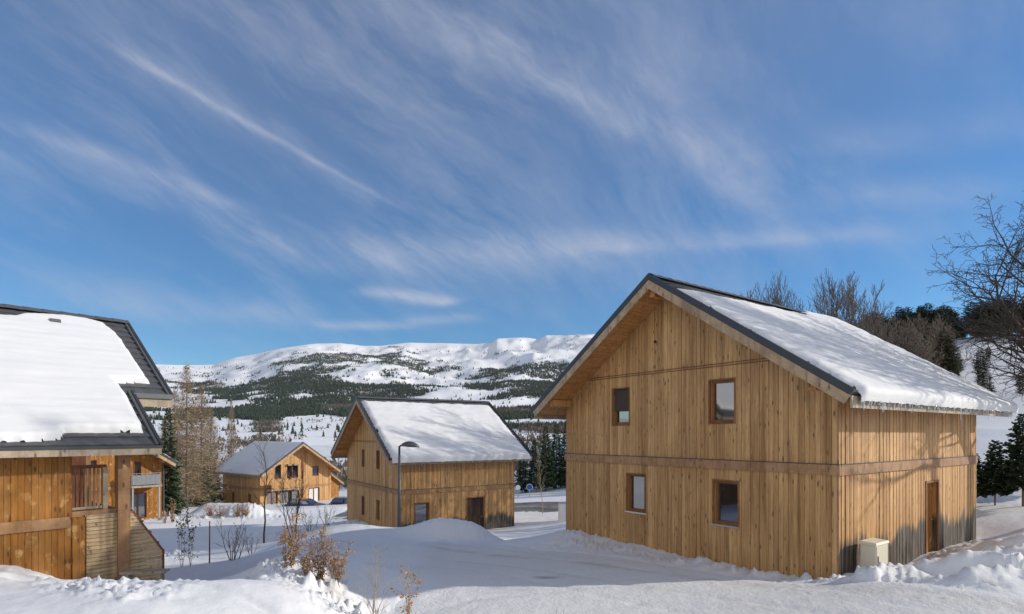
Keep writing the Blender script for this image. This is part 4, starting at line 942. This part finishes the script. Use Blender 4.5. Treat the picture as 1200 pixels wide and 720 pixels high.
# ------------------------------------------------------------------ vegetation generators
def branch_tree(name, H, r0, levels, seed, spread=.9, trunk_frac=.25, up=.25, sides=(7,5,4,3), counts=(14,8,6,4), lens=(.5,.42,.4,.4), material=None, twist=.16, multi=1, lean=0, forkz=None, tip=.004):
    rnd = random.Random(seed); trunk = MB(); crown = MB()
    def grow(p, d, L_, r, lev):
        n = 7 if lev == 0 else (5 if lev == 1 else 3); pts = [Vector(p)]; rad = [r]; d = Vector(d).normalized(); dirs = [d.copy()]
        for i in range(n):
            tw = twist*(.5 if lev == 0 else 1.2)
            d = (d + Vector((rnd.gauss(0,tw), rnd.gauss(0,tw), rnd.gauss(0,tw)*.6 + up*(.3 if lev else .12)))).normalized()
            pts.append(pts[-1] + d*(L_/n)); rad.append(max(tip, r*(1-(i+1)/n*(.82 if lev == 0 else .75)))); dirs.append(d.copy())
        (trunk if lev == 0 else crown).tube(pts, rad, sides[min(lev,3)], cap=False)
        if lev >= levels: return
        c = counts[lev]
        for k in range(c):
            u = (trunk_frac + (1-trunk_frac)*((k+rnd.random())/c)) if lev == 0 else (.2+.8*((k+rnd.random())/c))
            f = u*n; i = min(int(f), n-1); q = pts[i].lerp(pts[i+1], f-i); dd = dirs[i]
            az = k*2.4 + rnd.random()*1.2; a = dd.cross(Vector((0,0,1)) if abs(dd.z) < .95 else Vector((1,0,0))).normalized(); bb = dd.cross(a)
            ang = spread*rnd.uniform(.65,1.15)*(1.0 if lev else (1.1-.45*u))
            nd = dd*math.cos(ang) + (a*math.cos(az)+bb*math.sin(az))*math.sin(ang)
            ll = L_*lens[lev]*rnd.uniform(.6,1.15)*((1.15-.65*u) if lev == 0 else (1.1-.4*u))
            rr_ = rad[i]*(.55 if lev == 0 else .6); grow(q, nd, ll, max(tip, min(rr_, ll*.028+.003)), lev+1)
    for m in range(multi):
        a = 2*math.pi*m/max(1,multi)+rnd.random(); sp_ = 0 if multi == 1 else rnd.uniform(.12,.38)
        grow((.08*math.cos(a)*(multi>1), .08*math.sin(a)*(multi>1), -.3), (math.cos(a)*sp_+lean, math.sin(a)*sp_, 1), H*(1 if multi == 1 else rnd.uniform(.7,1.05)), r0, 0)
    return trunk.mesh('trunk', material, True), crown.mesh('branches', material, True)
def conifer_mesh(H, R, seed, n=60, bare=False, low=.08, dens=1.0, droop=.25, material=None, rnd_crown=False):
    rnd = random.Random(seed); tr = MB(); tr.tube([(0,0,-.4),(0,0,H*.5),(0,0,H)], [H*.009+.015, H*.006+.012, .01], 7)
    fo = MB()
    for k in range(n):
        u = low + (1-low)*((k+rnd.random()*.8)/n); z = H*u; az = k*2.399 + rnd.uniform(-.3,.3)
        ll = (R*(1-u)**.85*rnd.uniform(.6,1.15) if not rnd_crown else R*math.sin(math.pi*min(1,(u-low)/(1-low)*.86+.14))**.6*rnd.uniform(.55,1.1)) + .12; dr = droop*(1-u*.9) + rnd.uniform(-.1,.1)
        ca, sa = math.cos(az), math.sin(az); dx = Vector((ca, sa, -dr+ .15*u)); pp = Vector((0,0,z)); sd_ = Vector((-sa, ca, 0))
        fo.tube([pp, pp+dx*ll*.55, pp+dx*ll+Vector((0,0,.10*ll))], [.012+.006*ll,.008+.003*ll,.004], 3, cap=False)
        m = int((10+16*ll/R)*dens)
        for j in range(m):
            f = .12 + .88*(j+rnd.random())/m; q = pp + dx*ll*f + Vector((0,0,.10*ll*f*f)); s = rnd.choice((-1,1))
            tl = ll*(1.05-f)*.55*rnd.uniform(.5,1.1)+.06+.008*H; dv = (sd_*s*rnd.uniform(.6,1) + dx*rnd.uniform(.3,.9) + Vector((0,0,rnd.uniform(-.75,.55)))).normalized()
            if bare:
                q = q + Vector((0,0,rnd.gauss(0,.05*R))); e = q + dv*tl*1.0; wv_ = Vector((rnd.gauss(0,1),rnd.gauss(0,1),rnd.gauss(0,1))).normalized()*(.010+.0009*H)
                fo.add([q-wv_, q+wv_, e], [(0,1,2)])
            else:
                e = q + dv*tl; wv_ = (dx.cross(dv)).cross(dv).normalized()*tl*rnd.uniform(.16,.28) + Vector((0,0,rnd.uniform(-.04,.04)))
                fo.add([q, (q+e)/2+wv_, e+Vector((0,0,-.04*tl)), (q+e)/2-wv_], [(0,1,2,3)])
    return tr.mesh('trunk', M_bark2), fo.mesh('crown', material)
def bush_mesh(H, R, seed, stems=7, leaves=500, material=None, lw=.05, bark=None):
    rnd = random.Random(seed); st = MB(); lf = MB(); tips = []
    for k in range(stems):
        az = rnd.uniform(0,6.28); sp_ = rnd.uniform(.05,1)*R; hh = H*rnd.uniform(.55,1.05); pts = []
        b0 = Vector((rnd.gauss(0,.07*R), rnd.gauss(0,.07*R), -.25))
        for i in range(6):
            u = i/5; pts.append(b0 + Vector((math.cos(az)*sp_*u**1.2+rnd.gauss(0,.03), math.sin(az)*sp_*u**1.2+rnd.gauss(0,.03), (hh+.25)*u)))
        st.tube(pts, [.014,.012,.010,.007,.005,.002], 5, cap=False)
        for j in range(9):
            u = rnd.uniform(.25,1.0); i = min(int(u*5),4); q = pts[i].lerp(pts[i+1], u*5-i); dv = Vector((rnd.gauss(0,1),rnd.gauss(0,1),rnd.uniform(.1,1.0))).normalized()*rnd.uniform(.12,.34)*(H/1.3)
            st.tube([q, q+dv*.6, q+dv+Vector((0,0,.03))], [.005,.004,.0015], 3, cap=False); tips.append((q, dv))
        tips += [(pts[i], pts[i+1]-pts[i]) for i in range(1,5)]
    for j in range(leaves):
        q, dv = rnd.choice(tips); c = q + dv*rnd.uniform(.15,1.05) + Vector((rnd.gauss(0,.03),rnd.gauss(0,.03),rnd.gauss(0,.03)-.02))
        a = Vector((rnd.gauss(0,1),rnd.gauss(0,1),rnd.gauss(-.5,.8))).normalized(); bb = a.cross(Vector((rnd.gauss(0,1),rnd.gauss(0,1),rnd.gauss(0,1)))).normalized(); s = lw*rnd.uniform(.6,1.3)
        fold = a.cross(bb)*s*.3
        lf.add([c, c+a*s*.5+bb*s*.33+fold, c+a*s*1.1, c+a*s*.5-bb*s*.33+fold], [(0,1,2),(0,2,3)])
    return st.mesh('stems', bark or M_bark2, True), (lf.mesh('leaves', material) if leaves else None)
def plant(name, label, cat, loc, meshes, names, rot=0, scale=1, group=None):
    t = thing(name, label, cat, loc, rot, group); t.scale = (scale,)*3 if not hasattr(scale,'__len__') else scale
    for me, nm in zip(meshes, names):
        if me is not None: link(nm, me, t)
    return t
TB = ('trunk','branches'); TC = ('trunk','crown'); SL = ('stems','leaves')

# bare trees right of the large chalet (branches reach into the frame, shadows on wall and roof)
bt1 = branch_tree('a', 12.3, .20, 4, 5, spread=.95, trunk_frac=.26, up=.22, counts=(27,13,8,4), lens=(.50,.52,.45,.5), material=M_bark, tip=.0065)
bt2 = branch_tree('b', 12.5, .19, 3, 21, spread=.8, trunk_frac=.34, up=.26, counts=(14,8,6,3), lens=(.40,.48,.45,.5), material=M_bark, tip=.005)
plant('bare_tree', 'tall bare dark tree at the right edge beside the large chalet, branches over the hillside', 'tree', (18.3,19.3,gz(18.3,19.3)), bt1, TB, 2.2, (1.1,1.1,1.08))
plant('bare_tree', 'bare tree standing just behind the one at the right edge, near the small firs', 'tree', (20.2,18.4,gz(20.2,18.4)), bt2, TB, .6, 1.0)
# bare trees behind the large chalet
M_bark4 = plain('grey_bark', (.115,.095,.082), .9, var=.3, vscale=9)
bp = [branch_tree('p', 13, .15, 3, 40+i, spread=.50, trunk_frac=.10, up=.50, counts=(20,10,8), lens=(.55,.44,.45), material=M_bark4, tip=.0125, twist=.09) for i in range(4)]
labs = ['thin bare tree behind the ridge of the large chalet, leftmost of the row', 'upright bare tree behind the snowy ridge, second from the left of the row', 'spreading bare tree behind the ridge, middle of the row', 'tall bare tree behind the ridge, second from the right of the row', 'bare tree behind the ridge at the right end of the row', 'bare tree set further back in the middle gap of the row behind the ridge', 'bare tree standing close before the right end of the row behind the ridge']
for i, (px, Yd, py) in enumerate(((868,38,336),(900,34,320),(930,36,324),(978,33,317),(1018,35,328),(958,39,330),(1003,31,325))):
    x = (px-600)/F*Yd; g = gz(x, Yd); hgt = (HY-py)/F*Yd - g
    plant('bare_tree', labs[i], 'tree', (x,Yd,g), bp[i%4], TB, i*1.7, hgt/max(v.co.z for v in bp[i%4][1].vertices))

# evergreens
con = [conifer_mesh(8, 1.9, 60+i, 150, material=M_needle, dens=1.1) for i in range(3)]
conb = [conifer_mesh(3.4, 1.15, 70+i, 90, material=M_needle, dens=1.5, low=.2, droop=.1) for i in range(2)]
for i, (px, Yd, py, lab) in enumerate(((1143,24,532,'small dark fir half hidden by the far corner of the large chalet'),(1166,23.5,517,'bushy dark fir with bare lower stem right of the large chalet'),(1199,23,486,'taller dark fir at the right edge of the picture'),(1222,25,500,'dark fir just beyond the right edge fir'))):
    x = (px-600)/F*Yd; g = gz(x, Yd); plant('fir_tree', lab, 'tree', (x,Yd,g), conb[i%2], TC, i*2., ((HY-py)/F*Yd-g)/3.4)
for i, (px, Yd, py, lab) in enumerate(((612,66,522,'slim conifer seen over the right end of the middle chalet'),(626,70,516,'pale green conifer left of the dark pair between the chalets'),(640,66,499,'dense dark conifer between the two chalets, just left of the large chalet'),(652,68,496,'dark conifer touching the left wall edge of the large chalet'),(664,69,494,'dark conifer mostly hidden behind the left wall of the large chalet'))):
    x = (px-600)/F*Yd; g = gz(x, Yd); hgt = (HY-py)/F*Yd-g; plant('conifer_tree', lab, 'tree', (x,Yd,g), con[i%3], TC, i*1.3, (hgt/8*1.05,hgt/8*1.05,hgt/8))
# dark conifer and larches at left
for i, (px, Yd, py, sx, lab) in enumerate(((197,50,478,.8,'dark evergreen conifer showing behind the roof end of the nearest left chalet'),(241,66,545,1.6,'low dark spruce at the foot of the brown larches'),(228,72,540,1.5,'wide dark spruce behind the brown larches'),(252,74,548,1.5,'low dark spruce beside the distant balconied chalet'))):
    x = (px-600)/F*Yd; g = gz(x, Yd); hgt = (HY-py)/F*Yd-g; plant('conifer_tree', lab, 'tree', (x,Yd,g), con[i%3], TC, i*1.9, (hgt/8*sx,hgt/8*sx,hgt/8))
lar = [conifer_mesh(15, 3.9, 80+i, 190, bare=True, material=M_larch, dens=2.0, low=.05, droop=.02) for i in range(3)]
for i, (px, Yd, py, sx, lab) in enumerate(((219,62,428,1.0,'tallest brown leafless larch rising against the mountain at left'),(205,66,458,1.1,'brown leafless larch left of the tallest larch'),(236,68,452,1.1,'bushy brown leafless larch right of the tallest larch'),(193,58,490,1.0,'brown leafless larch beside the roof end of the nearest left chalet'),(247,75,478,1.0,'brown leafless larch furthest right in the larch clump'),(271,80,468,.55,'slender lone larch behind the distant balconied chalet roof'))):
    x = (px-600)/F*Yd; g = gz(x, Yd); hgt = (HY-py)/F*Yd-g; plant('larch_tree', lab, 'tree', (x,Yd,g), lar[i%3], TC, i*2.3, (hgt/15*sx,hgt/15*sx,hgt/15))

# saplings and shrubs
st_ = branch_tree('s', 5.2, .055, 2, 91, spread=.7, trunk_frac=.35, up=.35, counts=(14,6), lens=(.4,.4), material=M_bark, tip=.005)
def at(px, py, Yd): return ((px-600)/F*Yd, Yd)
x, y = at(309.5, 632, 29.5); plant('young_tree', 'young bare tree with a straight dark trunk in front of the distant balconied chalet', 'tree', (x,y,gz(x,y)), st_, TB, 1.)
ms_ = branch_tree('m', 4.3, .035, 2, 95, spread=.55, trunk_frac=.3, up=.3, counts=(9,6), lens=(.45,.4), material=M_bark, multi=5, tip=.005)
x, y = at(345, 616, 34); plant('bare_shrub', 'tall many stemmed bare shrub in front of the dark blue car', 'shrub', (x,y,gz(x,y)), ms_, TB, .4, 1.05)
m2 = branch_tree('m', 1.75, .022, 2, 96, spread=.5, trunk_frac=.3, up=.3, counts=(6,4), lens=(.4,.4), material=M_bark, multi=6, tip=.004)
x, y = at(273, 662, 23); plant('bare_shrub', 'low bare shrub of fanned dark stems left of the snow bank', 'shrub', (x,y,gz(x,y)), m2, TB, 0, 1.05)
x, y = at(294, 646, 26); plant('bare_shrub', 'tiny bare shrub close behind the fanned stems', 'shrub', (x,y,gz(x,y)), m2, TB, 2, .6)
x, y = at(383, 596, 40); plant('bare_shrub', 'short bare twigs on the shaded snow left of the middle chalet', 'shrub', (x,y,gz(x,y)), m2, TB, 1, .9)
x, y = at(363, 600, 38); plant('bare_shrub', 'short bare twigs beside the tall many stemmed shrub', 'shrub', (x,y,gz(x,y)), m2, TB, 4, .9)
sm = bush_mesh(2.1, .35, 101, stems=3, leaves=120, material=M_needle2, lw=.10, bark=M_bark)
x, y = at(213, 672, 22.5); plant('sapling', 'thin sapling with dark tufts, left one of the pair right of the stair screen', 'sapling', (x,y,gz(x,y)), sm, SL, 0, (.8,.8,1))
x, y = at(223, 672, 22.7); plant('sapling', 'thin sapling with dark tufts, right one of the pair right of the stair screen', 'sapling', (x,y,gz(x,y)), sm, SL, 2.5, (.8,.8,.85))
x, y = at(245.5, 670, 23); b = MB(); b.tube([(0,0,-.3),(.01,0,1.7)], [.03,.022], 6); o = b.build('wooden_stake', M_bark, None, True, (x,y,gz(x,y))); tag(o, 'single dark stake standing in the shaded snow between saplings and bare shrub', 'stake')
bs = [bush_mesh(1.3, .45, 110+i, stems=10, leaves=620, material=M_dryleaf, lw=.062) for i in range(3)]
x, y = at(338, 690, 11.9); plant('beech_shrub', 'young beech shrub with brown dry leaves, left one on the snow mound', 'shrub', (x,y,gz(x,y)), bs[0], SL, 0, (.80,.80,.84))
x, y = at(376, 690, 11.6); plant('beech_shrub', 'young beech shrub with brown dry leaves, tall middle one on the snow mound', 'shrub', (x,y,gz(x,y)), bs[1], SL, 1, (.70,.70,.86))
x, y = at(396, 690, 11.5); plant('beech_shrub', 'leaning paler beech shrub with dry leaves right of the taller two', 'shrub', (x,y,gz(x,y)), bs[2], SL, 3.9, (.75,.75,.60))
x, y = at(358, 690, 11.4); plant('beech_shrub', 'small sparse beech shrub low between the two leafy ones', 'shrub', (x,y,gz(x,y)), bs[2], SL, 2, (.55,.55,.48))
sp1 = branch_tree('q', 1.55, .017, 2, 120, spread=.6, trunk_frac=.12, up=.45, counts=(7,4), lens=(.62,.4), material=M_bark3, tip=.0025)
x, y = at(435, 730, 10.3); plant('sapling', 'bare pale stemmed sapling at the lower edge, taller of the two', 'sapling', (x,y,gz(x,y)), sp1, TB, 0, 1.0)
x, y = at(447, 730, 10.2); plant('sapling', 'shorter bare sapling close right of the taller pale one', 'sapling', (x,y,gz(x,y)), sp1, TB, 2, .8)
lf = bush_mesh(1.35, .22, 125, stems=3, leaves=110, material=M_dryleaf2, lw=.06, bark=M_bark3)
x, y = at(478, 730, 10.3); plant('beech_shrub', 'thin beech sapling with pale curled leaves beside the road edge', 'shrub', (x,y,gz(x,y)), lf, SL, .6, 1.0)
tw = bush_mesh(.35, .12, 127, stems=2, leaves=8, material=M_dryleaf2, lw=.04, bark=M_bark2)
x, y = at(655, 722, 10.9); plant('twig', 'tiny lone twig poking out of the packed snow road', 'twig', (x,y,gz(x,y)), tw, SL, 0, .8)
x, y = at(636, 602, 43); ys_ = branch_tree('y', 3.9, .035, 2, 130, spread=.5, trunk_frac=.4, up=.4, counts=(12,5), lens=(.35,.4), material=M_bark3, tip=.006, twist=.05); plant('young_tree', 'thin pale young tree between the middle and large chalets', 'tree', (x,y,gz(x,y)), ys_, TB)
hb = [bush_mesh(1.2, .9, 140+i, stems=14, leaves=260, material=M_dryleaf2, lw=.09) for i in range(2)]
for i, (px, Yd, lab) in enumerate(((247,48.6,'snow laden brown hedge shrub, left end of the hedge bank'),(258,48.8,'snow laden brown hedge shrub, second along the hedge bank'),(277,48.6,'snow laden brown hedge shrub, third along the hedge bank'),(288,48.8,'snow laden brown hedge shrub, right end of the hedge bank'),(202,44.0,'narrow reddish shrub in front of the balconied house at left'),(193,43.5,'low reddish shrub beside the narrow one at left'))):
    x, y = at(px, 600, Yd); plant('hedge_shrub', lab, 'shrub', (x,y,gz(x,y)), hb[i%2], SL, i, (1,1,1.0) if i < 4 else (.5,.5,1.5 if i == 4 else .9))

# trees on the right-hand hillside (individually)
M_pine = leafmat('pine_needles', (.030,.048,.024), (.085,.105,.05))
pin = [conifer_mesh(12, 3.0 if i else 2.6, 150+i, 110, material=M_pine if i else M_needle2, dens=1.0, low=.14, rnd_crown=(i!=1), droop=.0) for i in range(3)]
lab_h = {0:'olive green pine on the wooded hillside beyond the large chalet', 1:'dark green pine on the wooded hillside beyond the large chalet', 2:'dark green pine on the wooded hillside beyond the large chalet'}
rh = random.Random(5); hill = []
for i in range(120):
    Yd = rh.uniform(122,172); px = rh.uniform(985,1250); hill.append((px, Yd, rh.choice((0,1,2,2)), rh.uniform(.5,.85)))
for i in range(34):
    Yd = rh.uniform(70,118); px = rh.uniform(960,1110); hill.append((px, Yd, rh.choice((0,0,1)), rh.uniform(.45,.8)))
for i in range(10): hill.append((rh.uniform(1110,1200), rh.uniform(60,105), rh.choice((1,1,0)), rh.uniform(.22,.42)))
xs = np.array([(h[0]-600)/F*h[1] for h in hill]); ys = np.array([h[1] for h in hill]); zs = height(xs, ys)
for (px, Yd, k, sc), x, y, z in zip(hill, xs, ys, zs):
    plant('pine_tree', lab_h[k], 'tree', (x,y,z-.2), pin[k], TC, rh.uniform(0,6), (sc*1.15,sc*1.15,sc), 'pines on the wooded hillside' if k else 'olive pines on the wooded hillside')
brn = branch_tree('br', 9, .12, 3, 160, spread=.65, trunk_frac=.15, up=.3, counts=(16,8,5), lens=(.45,.45,.45), material=M_bark2, tip=.03)
hb_ = [(rh.uniform(965,1110), rh.uniform(62,112), rh.uniform(.6,1.05)) for i in range(46)]
xs = np.array([(h[0]-600)/F*h[1] for h in hb_]); ys = np.array([h[1] for h in hb_]); zs = height(xs, ys)
for (px, Yd, sc), x, y, z in zip(hb_, xs, ys, zs): plant('bare_tree', 'grey brown leafless tree at the edge of the hillside wood', 'tree', (x,y,z), brn, TB, rh.uniform(0,6), sc, 'leafless trees edging the hillside wood')

# ------------------------------------------------------------------ far woods (uncountable)
def scatter(name, pts, hs, kind, material, label):
    n = len(pts); V = []
    if kind == 'cone':
        for tier in range(2):
            a = RNG.uniform(0, 6.28, n); k = 5; zb_ = hs*(.08 if tier == 0 else .42); zt_ = hs*(.68 if tier == 0 else 1.); r_ = hs*(.27 if tier == 0 else .17)*RNG.uniform(.8,1.2,n)
            for j in range(k):
                t0, t1 = a+6.283*j/k, a+6.283*(j+1)/k
                V.append(np.stack([pts+np.stack([r_*np.cos(t0), r_*np.sin(t0), zb_],-1), pts+np.stack([r_*np.cos(t1), r_*np.sin(t1), zb_],-1), pts+np.stack([0*zt_,0*zt_,zt_],-1)],1))
    else:
        for j in range(14):
            c = pts + np.stack([RNG.normal(0,.25,n)*hs, RNG.normal(0,.25,n)*hs, hs*RNG.uniform(.1,.85,n)],-1); s = hs[:,None]*.28
            V.append(np.stack([c+RNG.normal(0,1,(n,3))*s*np.array([.35,.35,.6]), c+RNG.normal(0,1,(n,3))*s*np.array([.35,.35,.6]), c+RNG.normal(0,1,(n,3))*s*np.array([.35,.35,.9])],1))
    o = link(name, poly_mesh(name, np.concatenate(V), 3, material)); tag(o, label, 'wood', kind='stuff'); return o
nT = 420000
rs = 300*np.exp(RNG.uniform(0, math.log(3000/300.), nT)); pxs = RNG.uniform(-60, 1000, nT)
azs = np.arctan((pxs-600)/F); tx, ty = rs*np.sin(azs), rs*np.cos(azs)
tz = height0(tx, ty); dens, rel, _px = wood_density(tx, ty, tz)
pk = RNG.uniform(0,1,nT) < (sstep(dens,.40,.80)*.985+.015)*np.interp(rs,[300,900,3000],[.14,.42,1.])
pk &= (rel < .97)
bare = (fbm(tx/220.+9, ty/220., 3) + np.interp(rel,[0,.15,.3,1],[.22,.02,-.2,-.2]) > .12)
hs_ = RNG.uniform(5.5,11,nT)*np.interp(rs,[300,3000],[.7,1.1])*np.where(rel > .72, .7, 1)
P_ = np.stack([tx,ty,tz-.3],-1)
scatter('far_conifer_wood', P_[pk & ~bare], hs_[pk & ~bare], 'cone', M_farneedle, 'dark conifer woods spread over the snowy mountain slope')
scatter('far_leafless_wood', P_[pk & bare], hs_[pk & bare]*.8, 'bush', M_farwood, 'brown leafless woods on the lower mountain slopes')
# brushy valley behind the left houses
nB = 2600; pxs = RNG.uniform(150, 640, nB); ys = RNG.uniform(95, 290, nB); xs = (pxs-600)/F*ys; zs = height(xs, ys); m_ = fbm(xs/35., ys/35., 3) + RNG.normal(0,.12,nB) > .06
m_ &= ~((pxs > 335) & (pxs < 415) & (ys > 150))
scatter('valley_brush', np.stack([xs,ys,zs],-1)[m_], RNG.uniform(1.5,4.6,nB)[m_], 'bush', M_farwood, 'brown brush and leafless thickets on the valley floor')

# ------------------------------------------------------------------ valley air
USE_HAZE = True
if USE_HAZE:
    b = MB(); b.box(-6000,6000,-6000,6000,-400,1500); hz = b.build('haze', [], None); 
    hm = bpy.data.materials.new('haze_air'); hm.use_nodes = True; hn = hm.node_tree; hn.nodes.remove(hn.nodes['Principled BSDF'])
    pv = hn.nodes.new('ShaderNodeVolumePrincipled'); pv.inputs['Density'].default_value = .000028; pv.inputs['Color'].default_value = (.75,.85,1,1)
    L(hn, pv.outputs[0], hn.nodes['Material Output'].inputs['Volume']); hz.data.materials.clear(); hz.data.materials.append(hm); tag(hz, 'thin blue air filling the valley', kind='stuff')
